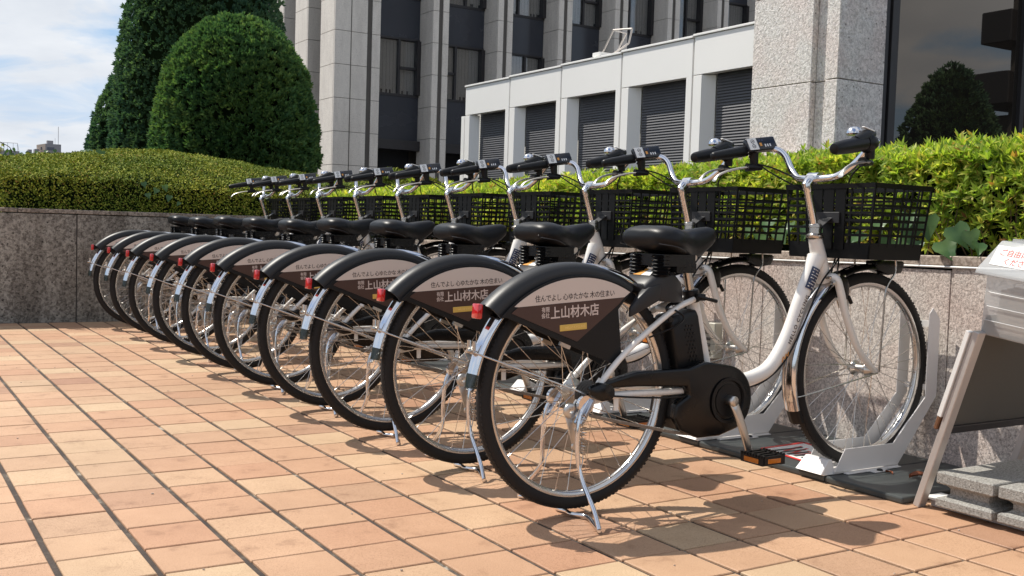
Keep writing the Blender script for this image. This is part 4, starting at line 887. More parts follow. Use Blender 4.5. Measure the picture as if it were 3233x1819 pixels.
    de = MB(); de.loft([[(x, y_, z) for y_, z in q] for x, q in ((-.030, [(-.100, .352), (-.078, .352), (-.078, .372), (-.100, .372)]), (.005, [(-.106, .332), (-.074, .332), (-.074, .384), (-.106, .384)]), (.040, [(-.104, .334), (-.074, .334), (-.074, .376), (-.104, .376)]), (.058, [(-.094, .344), (-.078, .344), (-.078, .360), (-.094, .360)]))])
    de.obj('gear_changer', 'black_gloss', t, bevel=.006, bseg=2, smooth=True)
    tn = MB(); tn.bar((-.010, -.056, .330), (-.040, -.054, .265), .006, .026, (1, 0, 0)); tn.lathe([(0, -.004), (.018, -.004), (.018, .004), (0, .004)], (-.034, -.050, .318), 'y', 16); tn.lathe([(0, -.004), (.016, -.004), (.016, .004), (0, .004)], (-.048, -.050, .272), 'y', 16)
    tn.lathe([(.006, -.006), (.02, -.006), (.022, 0), (.02, .006), (.006, .006)], (-.070, -.060, .305), 'y', 14, closed=True); tn.bar((-.075, -.058, .29), (-.05, -.058, .215), .005, .018, (1, 0, 0)); tn.lathe([(0, -.003), (.012, -.003), (.012, .003), (0, .003)], (-.048, -.058, .205), 'y', 12)
    tn.obj('chain_tensioner', 'alloy', t, bevel=.001, smooth=True, ang=40)
    # ---- double leg stand
    ks = MB()
    for sg in (-1, 1):
        ks.tube(spline([(-.022, sg*.074, .335), (-.052, sg*.082, .290), (-.060, sg*.086, .20), (-.052, sg*.100, .125), (-.056, sg*.165, .055), (-.062, sg*.200, .0105)], 4), .0066, 8)
        ks.lathe([(0, -.006), (.026, -.006), (.026, .006), (0, .006)], (-.030, sg*.074, .322), 'y', 16)
        ks.bar((-.01, sg*.074, .335), (-.055, sg*.080, .27), .008, .034, (0, 1, 0))
    ks.tube(spline([(-.062, -.200, .0085), (-.040, -.150, .0080), (-.012, -.075, .0085), (-.036, -.035, .0085), (-.030, .0, .0080), (-.036, .035, .0085), (-.012, .075, .0085), (-.040, .150, .0080), (-.062, .200, .0085)], 4), .0066, 8)
    ks.obj('kickstand', 'chrome', t, smooth=True, ang=60)
    sg_ = MB(); hp = []
    for i in range(15*10): a = 2*PI*i/10; hp.append((-.045+.0068*math.cos(a), -.093+.0068*math.sin(a), .300-.112*i/150))
    sg_.tube(hp, .0013, 4); sg_.tube([(-.045, -.093, .188), (-.047, -.094, .168), (-.053, -.096, .150)], .0016, 6); sg_.obj('stand_spring', 'steel', t, smooth=True)
    bkm = MB(); bkm.bar((.08, -.068, .335), (.08, -.070, .298), .016, .003, (0, 1, 0)); bkm.obj('frame_tab', 'white_paint', t)
    bkm = MB(); bkm.tube([(.45, -.05, .335), (.44, -.055, .32), (.455, -.055, .312)], .003, 6); bkm.obj('cable_hook', 'steel', t)
    return t

bike0 = make_bike()
ORD = ['nearest white electric bicycle, its whole rear sign readable, beside the sign stand',
       'second white electric bicycle from the sign stand, its gold strip beside the nearest red reflector',
       'third white electric bicycle from the sign stand, its gold strip half hidden',
       'fourth white electric bicycle from the sign stand, its sign covered after two large kanji',
       'fifth white electric bicycle from the sign stand, its sign covered after one large kanji',
       'fifth white electric bicycle from the dark far wall, in the middle of the row',
       'fourth white electric bicycle from the dark far wall, its large sign lettering hidden',
       'third white electric bicycle from the far wall, its sign mostly covered',
       'second white electric bicycle from the far wall, its brown sign almost hidden',
       'farthest white electric bicycle, last of the row beside the dark weathered wall']
BX, BY, BP = 1.345, -1.145, 0.609
GRP = 'white rental bicycles parked in a row along the wall'
dx = [0, .004, -.003, .002, -.004, .003, .0, -.003, .004, .012]; dy = [0, .003, 0, -.004, .004, .0, -.002, .004, 0, .01]; dr = [0, .002, -.003, .004, -.002, .003, -.004, .002, -.003, -.012]
for i in range(10):
    b_ = bike0 if i == 0 else copy_tree(bike0)
    for ch_ in b_.children:
        if ch_.name.split('.')[0] in ('saddle', 'saddle_clamp') and i: ch_.location.z += [0, .004, -.006, .003, .006, -.004, .002, .005, -.003, .004][i]; ch_.rotation_euler.z = [0, .02, -.03, .01, .03, -.02, .02, -.03, .02, .01][i] if ch_.name.startswith('saddle') and 'clamp' not in ch_.name else 0
    b_.location = (BX+dx[i], BY+BP*i+dy[i], 0); b_.rotation_euler = (0, 0, dr[i]); tag(b_, ORD[i], 'bicycle', GRP)

# ------------------------------------------------------------------ wheel docks
def make_dock():
    t = thing('wheel_dock', 'dock', 'wheel dock', (0, 0, 0))
    poly = [(1.000, .006), (1.050, .082), (1.292, .082), (1.452, .232), (1.452, .525), (1.470, .545), (1.505, .512), (1.512, .500), (1.512, .232), (1.322, .006)]
    for sg in (-1, 1):
        mb = MB(); y0, y1 = (-.062, -.0585) if sg < 0 else (.0585, .062)
        mb.prism(poly, y0, y1); mb.obj('side_plate', 'dock_paint', t, bevel=.0012)
        mb = MB(); mb.b2((1.045, min(sg*.0625, sg*.082), 0), (1.315, max(sg*.0625, sg*.082), .0035)); mb.b2((1.15, min(sg*.082, sg*.105), 0), (1.225, max(sg*.082, sg*.105), .0035)); fl = mb.obj('foot_flange', 'dock_paint', t, bevel=.001)
        bo = MB(); bo.lathe([(0, .010), (.008, .008), (.011, .003), (.011, .0)], (1.188, sg*.094, .001), 'z', 10); bo.obj('bolt', 'grey_plastic', fl, smooth=True)
    mb = MB(); mb.b2((.955, -.058, 0), (1.33, .058, .004)); mb.obj('base_plate', 'dock_paint', t, bevel=.001)
    mb = MB(); mb.add([(.945, -.056, .004), (.945, .056, .004), (.985, .050, .048), (.985, -.050, .048), (1.002, -.050, .048), (1.002, .050, .048), (1.012, .056, .004), (1.012, -.056, .004)], [(0, 1, 2, 3), (3, 2, 5, 4), (4, 5, 6, 7), (0, 3, 4, 7), (1, 6, 5, 2)]); mb.obj('wheel_lip', 'dock_paint', t, bevel=.002)
    mb = MB(); mb.b2((1.49, -.058, .475), (1.498, .058, .497)); mb.b2((1.49, -.058, .25), (1.498, .058, .27)); mb.obj('cross_bar', 'dock_paint', t)
    mb = MB(); mb.add([(1.30, -.04, .03), (1.30, .04, .03), (1.505, .04, .225), (1.505, -.04, .225), (1.305, -.04, .025), (1.305, .04, .025), (1.51, .04, .22), (1.51, -.04, .22)], [(0, 1, 2, 3), (7, 6, 5, 4), (0, 3, 7, 4), (1, 5, 6, 2)]); mb.obj('back_brace', 'dock_paint', t)
    return t
d0 = make_dock()
DL = ['nearest', 'second', 'third', 'fourth', 'fifth', 'sixth', 'seventh', 'eighth', 'ninth', 'farthest']
for i in range(10):
    d_ = d0 if i == 0 else copy_tree(d0)
    d_.location = (BX+.002*(i % 3), BY+BP*i, .0225); tag(d_, f'white folded steel wheel dock holding the front wheel of the {DL[i]} bicycle', 'wheel dock', 'white wheel docks on the mat')

# ------------------------------------------------------------------ sign stand with leaflet box and concrete weights
ss = thing('sign_stand', 'leaning aluminium sign stand with dark panel at the right edge, seen from behind', 'sign stand', (2.346, -1.534, 0))
def lean(x, z, off=0.0): return Vector((x, -.31*z+off, z))
for x in (0.0, .432):
    mb = MB(); mb.bar(lean(x, -.0), lean(x, .545), .034, .022, (0, 1, 0)); mb.obj('leg', 'aluminium_frame', ss, bevel=.002)
mb = MB(); mb.bar(lean(-.012, .285, .022), lean(-.012, .545, .022), .020, .014, (0, 1, 0)); mb.obj('panel_edge', 'label_white', ss, bevel=.001)
mb = MB(); mb.bar(lean(-.012, .245, .022), lean(-.012, .285, .022), .018, .013, (0, 1, 0)); mb.obj('rusty_bracket', 'rust', ss, bevel=.003)
mb = MB(); R_ = Matrix.Rotation(math.atan(.31), 3, 'X'); mb.box(lean(.216, .42, .004), (.400, .006, .36), R_); mb.obj('panel', 'board_dark', ss)
mb = MB(); mb.box(lean(.216, .245, .0), (.400, .016, .024), R_); mb.obj('bottom_rail', 'window_frame', ss, bevel=.002)
mb = MB(); mb.b2((.03, -.42, .002), (.06, -.02, .019)); mb.obj('base_bar', 'aluminium_frame', ss)
mb = MB(); mb.b2((.34, -.42, .002), (.37, -.02, .019)); mb.obj('base_bar', 'aluminium_frame', ss)
mb = MB(); mb.b2((.02, -.085, .0225), (.11, .005, .0265)); mb.obj('foot_plate', 'label_white', ss)
bx = thing('leaflet_box', 'translucent plastic leaflet box with red Japanese lettering, hung on the sign stand', 'leaflet box', (2.36, -1.694, .538)); bx.rotation_euler = (.12, 0, 0)
mb = MB(); w_, t_ = .30, .004
mb.add([(0, 0, 0), (0, -w_, 0), (.15, -w_, 0), (.15, 0, 0), (-.006, .006, .175), (-.006, -w_-.006, .175), (.165, -w_-.006, .175), (.165, .006, .175)], [(0, 1, 2, 3), (0, 4, 5, 1), (1, 5, 6, 2), (2, 6, 7, 3), (3, 7, 4, 0)])
mb.obj('box_body', 'milky_plastic', bx, bevel=.006, bseg=3, smooth=True)
rb_ = MB()
for k, z in enumerate((.045, .085, .125)): rb_.tube([(-.007, -.012, z), (-.007, -w_+.012, z)], .0012, 5)
rb_.obj('moulded_ribs', 'clear_plastic', bx)
pp_ = MB()
for k in range(5): pp_.b2((.02+.022*k, -w_+.02, .012), (.036+.022*k, -.03-.004*k, .135+.004*(k % 3)))
pp_.obj('leaflets', 'paper', bx, kind='stuff')
ld = MB(); ld.add([(-.022, .034, .172), (-.022, -w_-.034, .172), (.19, -w_-.034, .172), (.19, .034, .172), (-.020, .032, .186), (-.020, -w_-.032, .186), (.188, -w_-.032, .186), (.188, .032, .186), (.030, .0, .272), (.030, -w_, .272), (.15, -w_, .272), (.15, .0, .272)],
                  [(0, 4, 5, 1), (1, 5, 6, 2), (2, 6, 7, 3), (3, 7, 4, 0), (4, 8, 9, 5), (5, 9, 10, 6), (6, 10, 11, 7), (7, 11, 8, 4), (8, 11, 10, 9), (0, 1, 2, 3)])
ldo = ld.obj('lid', 'clear_plastic', bx, bevel=.004, bseg=2, smooth=True)
nrm = Vector((-.086, 0, .05)).normalized(); upv = Vector((.05, 0, .086)).normalized()
Mx = Matrix(((0, upv.x, nrm.x), (-1, upv.y, nrm.y), (0, upv.z, nrm.z))).to_4x4()
def on_lid(a, h): return Vector((-.020, 0, .186))+Vector((0, -a, 0))+upv*h+nrm*.0016
lb = MB(); q = [on_lid(.000, .020), on_lid(.295, .020), on_lid(.295, .083), on_lid(.000, .083)]; lb.add(q+[p-nrm*.001 for p in q], [(0, 1, 2, 3), (7, 6, 5, 4), (0, 4, 5, 1), (1, 5, 6, 2), (2, 6, 7, 3), (3, 7, 4, 0)]); lbo = lb.obj('lid_label', 'label_white', ldo)
text('label_lettering', 'ご自由にお取り', .0235, 'ink_red', lbo, Matrix.Translation(on_lid(.014, .054)+nrm*.0004) @ Mx, bold=.0004, spacing=1.0, sx=.92)
text('label_lettering', 'ください', .0235, 'ink_red', lbo, Matrix.Translation(on_lid(.036, .027)+nrm*.0004) @ Mx, bold=.0004, spacing=1.0, sx=.92)
hn = MB(); hn.tube(spline([(.04, -.10, .272), (.04, -.125, .300), (.04, -.165, .304), (.04, -.20, .272)], 5), .006, 8); hn.b2((.035, -.205, .272), (.11, -.03, .281)); hn.obj('lid_catch', 'clear_plastic', bx, smooth=True)
def block(y0, y1, x0, lab):
    t = MB(); L = .40; z0, zt = .0205, .124; xm, ym, hx, hy = x0+L/2, (y0+y1)/2, L/2, (y1-y0)/2
    secs = []
    for z, ins in ((z0, .003), (z0+.003, 0), (.043, 0), (.047, .004), (.053, .020), (.060, .028), (.076, .028), (.084, .020), (.089, .003), (.092, 0), (.121, 0), (zt, .003)):
        a, b_ = hx-ins, hy-ins; secs.append([(xm-a, ym-b_, z), (xm+a, ym-b_, z), (xm+a, ym+b_, z), (xm-a, ym+b_, z)])
    t.loft(secs); o = t.obj('concrete_weight', 'concrete_block'); return tag(o, lab, 'concrete weight', 'concrete weights on the stand base')
block(-1.79, -1.61, 2.318, 'rough grey concrete weight beside the foot of the leaning sign stand')
block(-1.985, -1.803, 2.325, 'second rough concrete weight, cut off by the right edge of the photo')

# ------------------------------------------------------------------ foliage
def frames(n, r):
    """random orthonormal frames about normals n; returns tangent, bitangent"""
    a = r.normal(size=n.shape); t = a-n*(a*n).sum(1, keepdims=True); t /= np.linalg.norm(t, axis=1, keepdims=True)+1e-9
    return t, np.cross(n, t)
def norm(a): return a/(np.linalg.norm(a, axis=1, keepdims=True)+1e-9)
def leaves(P, D, Nn, L, Wd, fold=.25):
    """leaf blades: base P, direction D, face normal Nn: pointed ellipse of 3 quads-ish (6 verts) -> two folded quads"""
    S = norm(np.cross(D, Nn)); L = L[:, None]; Wd = Wd[:, None]
    U = norm(np.cross(S, D))
    v = np.stack([P, P+D*L*.45+S*Wd*.5+U*Wd*fold*.5, P+D*L*.55-U*Wd*.02, P+D*L*.45-S*Wd*.5+U*Wd*fold*.5, P+D*L-U*L*.10], 1)
    k = len(P); b = np.arange(k)[:, None]*5
    F = np.concatenate([b+np.array([[0, 1, 4, 2]]), b+np.array([[0, 2, 4, 3]])], 0)
    return v.reshape(-1, 3), F
class Acc:
    def __init__(s): s.V = []; s.F = []; s.n = 0
    def add(s, V, F): s.V.append(V); s.F.append(F+s.n); s.n += len(V)
    def obj(s, name, mat, parent, kind='stuff'): return link(name, np_mesh(name, np.concatenate(s.V), np.concatenate(s.F)), M[mat], parent, kind)
def rosettes(acc, P, A, r, k=7, L=(.024, .040), Wd=.30, open_=(.35, 1.1)):
    A = norm(A); T, B = frames(A, r)
    for i in range(k):
        n = len(P); an = 2*PI*(i/k)+r.uniform(-.3, .3, n); op = r.uniform(open_[0], open_[1], n)
        R_ = T*np.cos(an)[:, None]+B*np.sin(an)[:, None]
        D = norm(R_*np.sin(op)[:, None]+A*np.cos(op)[:, None]); Nn = norm(A*np.sin(op)[:, None]-R_*np.cos(op)[:, None])
        l = r.uniform(L[0], L[1], n); V, F = leaves(P, D, Nn, l, l*Wd); acc.add(V, F)
def sm_noise(P, sc, seed):
    r = np.random.default_rng(seed); o = np.zeros(len(P))
    for k in range(5):
        d = r.normal(size=(3, P.shape[1])); f = sc*(1.0+.7*k)
        o += np.sin(P@d[0]*f+r.uniform(0, 6))*np.cos(P@d[1]*f+r.uniform(0, 6))/(1+.6*k)
    return o/2.0
# ---- azalea hedge over the granite wall
def az_front(y): return np.interp(y, [-3.2, -1.2, 0, 1.0, 2.4, 5.2], [1.155, 1.145, 1.13, 1.095, 1.05, 1.04])
def az_top(x, y): return az_front(y)+np.clip(x-3.05, 0, 2.6)*.098-.05*np.exp(-np.clip(x-3.0, 0, 9)/.08)+.018*sm_noise(np.stack([x, y], 1), 3.2, 3)
ah = thing('azalea_hedge', 'bright yellow green azalea hedge growing over the granite planter wall', 'hedge', (0, 0, 0))
acc = Acc()
n = 6500; y = rng.uniform(-3.1, 5.1, n); z0 = .76; zf = az_front(y)
z = z0+(zf-z0-.02)*rng.uniform(0, 1, n)**.75; x = 3.03-.035*np.sin((z-z0)/(zf-z0)*PI)+.03*sm_noise(np.stack([y, z], 1), 6, 5)+rng.uniform(-.015, .07, n)
P = np.stack([x, y, z], 1); A = np.stack([-1.0+rng.normal(0, .35, n), rng.normal(0, .5, n), .75+rng.normal(0, .4, n)], 1); rosettes(acc, P, A, rng, 8, L=(.028, .048), Wd=.29)
n = 13000; y = rng.uniform(-3.1, 5.15, n); x = 3.0+2.75*rng.uniform(0, 1, n)**1.6; z = az_top(x, y)+rng.uniform(-.04, .012, n)+.03*(rng.random(n) > .93)
P = np.stack([x, y, z], 1); A = np.stack([rng.normal(-.15, .35, n), rng.normal(0, .35, n), 1+0*y], 1); rosettes(acc, P, A, rng, 8, L=(.032, .052), Wd=.28)
acc.obj('leaves', 'azalea_leaf', ah)
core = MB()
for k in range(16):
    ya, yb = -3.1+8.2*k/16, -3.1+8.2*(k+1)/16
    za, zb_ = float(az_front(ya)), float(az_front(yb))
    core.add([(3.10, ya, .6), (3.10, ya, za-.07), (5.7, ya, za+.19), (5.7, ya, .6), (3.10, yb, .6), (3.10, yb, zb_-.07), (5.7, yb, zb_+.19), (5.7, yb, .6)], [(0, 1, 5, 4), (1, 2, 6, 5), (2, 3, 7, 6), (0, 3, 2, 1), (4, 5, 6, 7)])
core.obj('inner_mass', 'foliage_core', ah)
tw_ = MB(); r = random.Random(11)
for k in range(420):
    y0 = r.uniform(-3, 5); x0 = r.uniform(2.99, 3.09); zt = r.uniform(.82, 1.0); p = Vector((x0+.04, y0, .70)); q = Vector((x0-r.uniform(0, .05), y0+r.uniform(-.07, .07), zt)); m_ = (p+q)/2+Vector((r.uniform(-.02, .02), r.uniform(-.03, .03), 0)); tw_.tube([p, m_, q], [.003, .0025, .0015], 4, cap=False)
tw_.obj('twigs', 'branch', ah, kind='stuff')
# ---- ivy: broad lobed leaves, each one a part
def ivy_mesh(seed):
    r = random.Random(seed); L = 1.0
    out = [(0, 0), (-.30, -.10), (-.46, .12), (-.40, .34), (-.34, .46), (-.20, .62), (-.06, .86), (0, 1.0), (.07, .86), (.22, .60), (.36, .44), (.42, .32), (.45, .10), (.28, -.11)]
    out = [(x*(1+r.uniform(-.08, .08)), y*(1+r.uniform(-.06, .06))) for x, y in out]
    v = [(0, .35, .0)]; f = []
    for x, y in out: v.append((x, y, .28*x*x+.10*math.sin(y*3)+r.uniform(-.03, .03)))
    k = len(out)
    for i in range(k): f.append((0, 1+i, 1+(i+1) % k))
    me = bpy.data.meshes.new('ivy_leaf'); me.from_pydata(v, [], f); me.materials.append(M['ivy_leaf'])
    me.polygons.foreach_set('use_smooth', [True]*len(me.polygons)); return me
IV = [ivy_mesh(i) for i in range(5)]
def ivy(name, label, pts, face, size, r, stem=True):
    """pts: list of positions; face: outward normal"""
    t = thing(name, label, 'ivy', pts[0]); fn = Vector(face).normalized()
    for p in pts:
        o = bpy.data.objects.new('ivy_leaf', IV[r.randrange(5)]); col.objects.link(o); o.parent = t
        nn = (fn+Vector((r.uniform(-.45, .45), r.uniform(-.45, .45), r.uniform(-.3, .5)))).normalized()
        dn = Vector((r.uniform(-.6, .6), r.uniform(-.6, .6), -1)); dn = (dn-nn*dn.dot(nn)).normalized(); s_ = dn.cross(nn)
        mm = Matrix((s_, dn, nn)).transposed().to_4x4(); mm = mm @ Matrix.Scale(size*r.uniform(.7, 1.15), 4); mm.translation = Vector(p)-Vector(pts[0]); o.matrix_local = mm
    if stem:
        sb = MB(); P_ = [Vector(p)-Vector(pts[0])+Vector((.01, .01, 0)) for p in sorted(pts, key=lambda q: (q[1], q[0]))]; sb.tube(P_, .002, 4, cap=False); sb.obj('stem', 'branch', t)
    return t
r = random.Random(5)
def scat(n, c, s): return [(c[0]+r.uniform(-s[0], s[0]), c[1]+r.uniform(-s[1], s[1]), c[2]+r.uniform(-s[2], s[2])) for _ in range(n)]
ivy('ivy_plant', 'large variegated ivy leaves over the coping, right of the nearest basket', [(2.90, -1.02, .90), (2.895, -1.04, .865), (2.90, -1.10, .89), (2.90, -1.0, .82), (2.895, -1.17, .80), (2.90, -1.21, .855), (2.905, -1.27, .84), (2.90, -1.06, .80), (2.91, -.95, .80), (2.90, -1.31, .80)], (-1, -.5, .3), .085, r)
ivy('ivy_plant', 'ivy leaves over the coping between the first and second baskets', [(2.93, -.30, .87), (2.92, -.36, .83), (2.93, -.25, .81), (2.94, -.41, .86), (2.92, -.20, .84)], (-1, -.4, .3), .078, r)
ivy('ivy_plant', 'ivy leaves on the coping behind the grid of the nearest basket', scat(7, (2.93, -.72, .84), (.02, .2, .03)), (-1, -.4, .3), .07, r)
# ---- clipped hedge on the far wall
def lh_front(x): return np.interp(x, [.4, 1.45, 1.9, 2.6, 3.2, 5], [1.10, 1.105, 1.075, 1.045, 1.03, 1.02])
def lh_back(x): return np.interp(x, [-3, .5, .8, 1.6, 2.0, 2.65, 3.7, 4.4, 6], [1.25, 1.29, 1.325, 1.44, 1.475, 1.44, 1.29, 1.24, 1.2])
def lh_top(x, y):
    q = np.clip((y-5.0)/2.6, 0, 1); q = np.sin(q*PI/2)
    return lh_front(x)*(1-q)+lh_back(x)*q+.022*sm_noise(np.stack([x, y], 1), 4.0, 9)-.035*np.exp(-np.clip(y-5.0, 0, 9)/.05)
lh = thing('clipped_hedge', 'dense clipped box hedge with a domed sunlit top, above the dark far wall', 'hedge', (0, 0, 0))
acc = Acc(); n = 7500
x = rng.uniform(.50, 3.6, n); z = .83+(lh_front(x)-.84)*rng.uniform(0, 1, n); y = 5.01+.02*sm_noise(np.stack([x, z], 1), 7, 2)+rng.uniform(-.01, .09, n)
P = np.stack([x, y, z], 1); A = np.stack([rng.normal(0, .6, n), -1+rng.normal(0, .5, n), rng.normal(.3, .7, n)], 1); T, B = frames(norm(A), rng)
V, F = leaves(P, norm(norm(A)*.6+T), norm(A), rng.uniform(.014, .026, n), rng.uniform(.008, .013, n)); acc.add(V, F)
n = 4000; yy = rng.uniform(5.0, 7.6, n); zz = .80+.5*rng.uniform(0, 1, n); P = np.stack([.50+rng.uniform(-.02, .03, n), yy, zz], 1); A = np.stack([-1+rng.normal(0, .3, n), rng.normal(0, .4, n), rng.normal(.4, .4, n)], 1); T, B = frames(norm(A), rng)
V, F = leaves(P, norm(norm(A)*.6+T), norm(A), rng.uniform(.018, .03, n), rng.uniform(.010, .016, n)); acc.add(V, F)
n = 60000; x = rng.uniform(.48, 5.2, n); y = 4.98+2.9*rng.uniform(0, 1, n)**1.15; z = lh_top(x, y)+rng.uniform(-.025, .012, n)
P = np.stack([x, y, z], 1); A = np.stack([rng.normal(0, .4, n), rng.normal(-.2, .4, n), 1+0*y], 1); T, B = frames(norm(A), rng)
V, F = leaves(P, norm(norm(A)*.8+T), norm(A+T*.3), rng.uniform(.016, .030, n), rng.uniform(.009, .015, n)); acc.add(V, F)
acc.obj('leaves', 'hedge_leaf', lh)
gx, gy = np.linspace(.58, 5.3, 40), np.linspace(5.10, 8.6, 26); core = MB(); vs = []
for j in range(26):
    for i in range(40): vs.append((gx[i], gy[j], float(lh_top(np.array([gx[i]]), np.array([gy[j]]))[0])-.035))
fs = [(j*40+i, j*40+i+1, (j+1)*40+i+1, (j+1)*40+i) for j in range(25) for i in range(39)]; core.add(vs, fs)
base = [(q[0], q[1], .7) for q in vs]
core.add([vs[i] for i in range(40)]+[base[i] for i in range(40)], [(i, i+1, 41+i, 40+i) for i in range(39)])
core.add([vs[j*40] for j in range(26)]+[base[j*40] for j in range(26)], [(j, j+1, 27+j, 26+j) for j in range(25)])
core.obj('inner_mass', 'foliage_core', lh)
h2 = thing('low_hedge', 'distant strip of clipped hedge running out of the left edge behind the hedge corner', 'hedge', (0, 0, 0))
acc = Acc(); n = 9000; x = rng.uniform(-3.0, 1.2, n); y = rng.uniform(7.6, 8.6, n); z = 1.27+.02*sm_noise(np.stack([x, y], 1), 4, 12)+rng.uniform(-.03, .012, n)
P = np.stack([x, y, z], 1); A = np.stack([rng.normal(0, .4, n), rng.normal(-.3, .4, n), 1+0*y], 1); T, B = frames(norm(A), rng); V, F = leaves(P, norm(norm(A)*.7+T), norm(A), rng.uniform(.02, .034, n), rng.uniform(.011, .018, n)); acc.add(V, F)
n = 7000; x = rng.uniform(-3.0, .6, n); z = rng.uniform(.8, 1.27, n); P = np.stack([x, 7.6+rng.uniform(-.02, .03, n), z], 1); A = np.stack([rng.normal(0, .4, n), -1+0*x, rng.normal(.4, .4, n)], 1); T, B = frames(norm(A), rng); V, F = leaves(P, norm(norm(A)*.7+T), norm(A), rng.uniform(.02, .034, n), rng.uniform(.011, .018, n)); acc.add(V, F)
acc.obj('leaves', 'hedge_leaf', h2)
mb = MB(); mb.b2((-3, 7.65, .6), (.9, 8.6, 1.23)); mb.obj('inner_mass', 'foliage_core', h2)
ivy('ivy_plant', 'ivy trailing down the shaded front of the clipped hedge', [(1.50, 4.97, 1.075), (1.60, 4.96, 1.03), (1.70, 4.96, .98), (1.53, 4.96, .99), (1.78, 4.96, .93), (1.66, 4.97, 1.06)], (-.4, -1, .2), .052, r, False)
ivy('ivy_plant', 'pale ivy leaves on the crest of the clipped hedge near the topiary', [(2.5+.11*i, 6.9-.12*i, 1.40-.025*i) for i in range(9)], (-.4, -1, .5), .06, r, False)
ivy('ivy_plant', 'ivy leaves along the skyline crest of the clipped hedge at left', [(.62+.075*i, 7.5, 1.335+.012*i) for i in range(9)], (-.3, -1, .4), .055, r, False)
ivy('ivy_plant', 'small ivy cluster in the middle of the sunlit hedge top', [(1.28+.04*i, 6.3, 1.375+.01*(i % 2)) for i in range(5)], (-.3, -1, .5), .05, r, False)
ivy('ivy_plant', 'ivy leaves rising from the hedge between the farthest handlebars', scat(14, (2.75, 5.6, 1.13), (.35, .35, .05)), (-.4, -1, .5), .055, r, False)
# arching shoot against the sky
sh_ = thing('climbing_shoot', 'thin dry climbing shoot arching against the sky above the hedge at left', 'shoot', (.74, 7.6, 1.34))
mb = MB(); pth = spline([(.12, 0, .02), (.10, 0, .09), (.02, 0, .135), (-.08, 0, .175), (-.17, 0, .185)], 5); mb.tube(pth, .0035, 5); mb.tube([(.02, 0, .135), (-.02, 0, .16)], .003, 4); mb.obj('stem', 'branch', sh_)
for (x, z, L, an) in ((.11, .07, .07, .2), (.13, .09, .06, -.4), (.085, .07, .07, .7), (-.01, .15, .06, .3), (-.03, .165, .05, -.5), (.0, .14, .07, 0), (-.14, .185, .05, .3), (-.17, .18, .06, 0), (.04, .13, .05, -.2)):
    o = bpy.data.objects.new('leaf', IV[1]); col.objects.link(o); o.parent = sh_; o.location = (x, 0, z); o.rotation_euler = (-PI/2, an, 0); o.scale = (L*.45, L, L)
# ---- clipped conifers
def conifer(name, label, cx, cy, zb, prof, seed, mat, ncl, grp=None, lobes=5, csz=(.045, .085)):
    """prof: list of (z, radius)"""
    r = np.random.default_rng(seed); t = thing(name, label, 'tree', (cx, cy, 0), group=grp)
    zz = np.array([p[0] for p in prof]); rad = np.array([p[1] for p in prof])
    # sample proportional to radius
    zs = np.linspace(zz[0], zz[-1], 400); w_ = np.interp(zs, zz, rad)+.15; zq = r.choice(zs, ncl, p=w_/w_.sum())+r.uniform(-.01, .01, ncl)
    th = r.uniform(0, 2*PI, ncl); R0_ = np.interp(zq, zz, rad)
    u = np.stack([np.cos(th), np.sin(th), zq*1.2], 1)
    bump = 1+.04*sm_noise(u, 2.2, seed)+.045*sm_noise(u, 9.0, seed+1)+.05*(r.random(ncl) > .985)
    Rr = R0_*bump
    dr_ = (np.interp(zq+.02, zz, rad)-np.interp(zq-.02, zz, rad))/.04
    A = norm(np.stack([np.cos(th), np.sin(th), np.clip(-dr_, -.5, 3)], 1))
    P = np.stack([Rr*np.cos(th), Rr*np.sin(th), zq], 1)+A*r.uniform(-.06, .03, ncl)[:, None]
    acc = Acc(); sz = r.uniform(csz[0], csz[1], ncl)
    for k in range(11):       # each clump: small fans of blades round the outward axis, tips turned up
        T, B = frames(A, r); up = np.array([[0, 0, 1.0]])
        D = norm(A*r.uniform(.35, 1.0, ncl)[:, None]+T*r.uniform(.2, .9, ncl)[:, None]+up*.35)
        Nn = norm(B+A*.3); V, F = leaves(P+T*(sz*r.uniform(-.3, .3, ncl))[:, None], D, Nn, sz*r.uniform(.6, 1.05, ncl), sz*.42, fold=.4); acc.add(V, F)
    acc.obj('crown', mat, t)
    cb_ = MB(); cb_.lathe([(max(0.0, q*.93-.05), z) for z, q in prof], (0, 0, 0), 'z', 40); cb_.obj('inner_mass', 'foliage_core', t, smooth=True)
    tk = MB(); tk.tube([(0, 0, .4), (0, 0, zz[0]+.3)], [.12, .09], 10); tk.obj('trunk', 'branch', t)
    return t
conifer('clipped_conifer', 'dome shaped clipped conifer standing in front, its round top complete', 4.07, 11, 0, [(1.0, .90), (1.35, 1.02), (1.75, 1.07), (2.1, 1.06), (2.5, 1.00), (2.85, .91), (3.12, .78), (3.34, .60), (3.50, .40), (3.59, .2), (3.62, .02)], 21, 'conifer_leaf', 9500, csz=(.05, .10))
conifer('clipped_conifer', 'tall clipped conifer behind the dome, running out of the top of the photo', 4.60, 14.6, 0, [(1.0, 1.42), (1.8, 1.50), (2.6, 1.44), (3.4, 1.36), (4.2, 1.24), (4.8, 1.10), (5.4, .86), (5.9, .55), (6.15, .2), (6.2, .02)], 33, 'conifer_far', 8500, csz=(.055, .10))
conifer('clipped_conifer', 'lower clipped conifer at the foot of the tall one, far left of the three', 3.52, 15.6, 0, [(1.0, .70), (1.8, .62), (2.4, .50), (2.9, .34), (3.2, .2), (3.3, .1), (3.35, .02)], 45, 'conifer_far', 2600, csz=(.055, .10))
conifer('clipped_conifer', 'clipped conifer mirrored in the dark glass at right', 17.2, -4.75, 0, [(.2, .95), (1.5, 1.0), (2.6, .90), (3.4, .66), (3.9, .36), (4.15, .05)], 57, 'conifer_far', 2500, csz=(.08, .14))
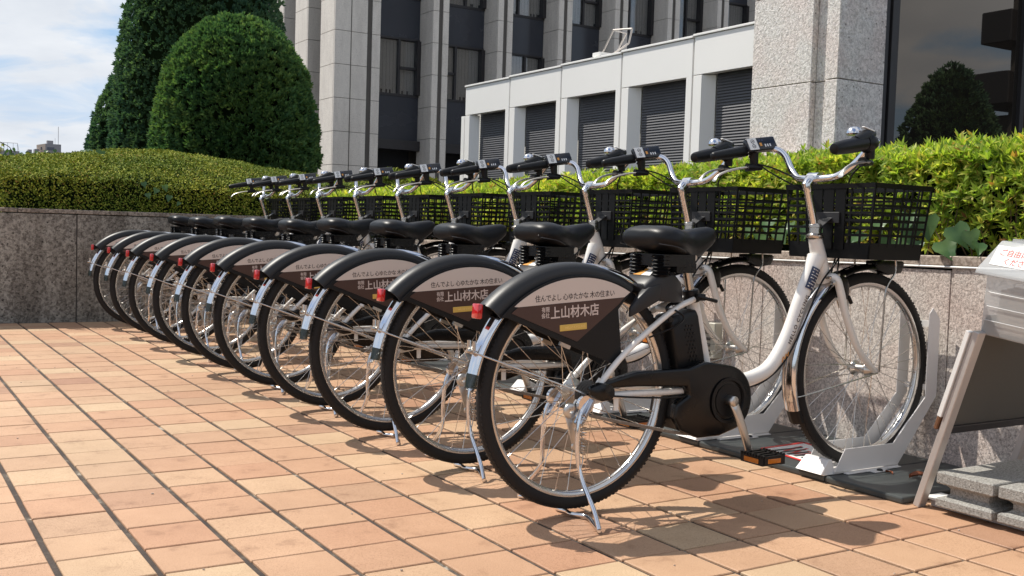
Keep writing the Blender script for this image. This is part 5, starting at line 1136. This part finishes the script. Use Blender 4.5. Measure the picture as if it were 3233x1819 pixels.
# dark shrub strip between hedge and tower, spiky plant
sk = thing('dark_shrub', 'dark low shrub at the foot of the tower behind the middle handlebars', 'shrub', (7.2, 12.4, 0)); acc = Acc(); n = 5000
th = rng.uniform(0, 2*PI, n); ph = rng.uniform(0, PI/2, n); P = np.stack([1.5*np.cos(th)*np.cos(ph), .8*np.sin(th)*np.cos(ph), .7+.95*np.sin(ph)], 1)+rng.normal(0, .03, (n, 3)); rosettes(acc, P, norm(P-np.array([0, 0, .5])), rng, 5, L=(.05, .08)); acc.obj('leaves', 'hedge_leaf', sk)
sp_ = thing('spiky_plant', 'green spiky plant rising behind the sixth handlebar', 'plant', (5.15, 7.6, 1.1)); acc = Acc(); n = 60
th = rng.uniform(0, 2*PI, n); el_ = rng.uniform(-.1, 1.35, n); D = np.stack([np.cos(th)*np.cos(el_), np.sin(th)*np.cos(el_), np.sin(el_)], 1); T, B = frames(D, rng); V, F = leaves(np.zeros((n, 3))+np.array([0, 0, .18]), D, norm(T+np.array([0, 0, .5])), rng.uniform(.12, .2, n), rng.uniform(.010, .016, n)); acc.add(V, F); acc.obj('leaves', 'azalea_leaf', sp_)
mb = MB(); mb.tube([(0, 0, -.3), (0, 0, .2)], .012, 6); mb.obj('stem', 'branch', sp_)
cb2 = thing('planter_kerb', 'dark grey stone kerb between the azalea hedge and the annex', 'kerb', (7.55, 0, 0)); 
for k in range(1, 7): slab('kerb_stone', (0, 1.95+1.4*k, .6), (.30, 1.945+1.4*(k+1), 1.30-.012*k), cb2, 'dark_concrete', .01)

# ------------------------------------------------------------------ grit and scraps on the paving
gr_ = MB(); r = random.Random(77)
for k in range(170):
    x, y_ = r.uniform(-1.2, 2.25), r.uniform(-2.6, 4.5); q = r.uniform(.0012, .0038)*(1 if r.random() < .93 else 2.0); a = r.uniform(0, 6)
    gr_.box((x, y_, q*.4), (q*r.uniform(1, 2.4), q, q*.8), Matrix.Rotation(a, 3, 'Z') @ Matrix.Rotation(r.uniform(-.5, .5), 3, 'X'))
o = gr_.obj('grit', 'coping_stone', None, kind='stuff'); tag(o, 'tiny pale stone chips and grit scattered over the paving tiles', 'grit')
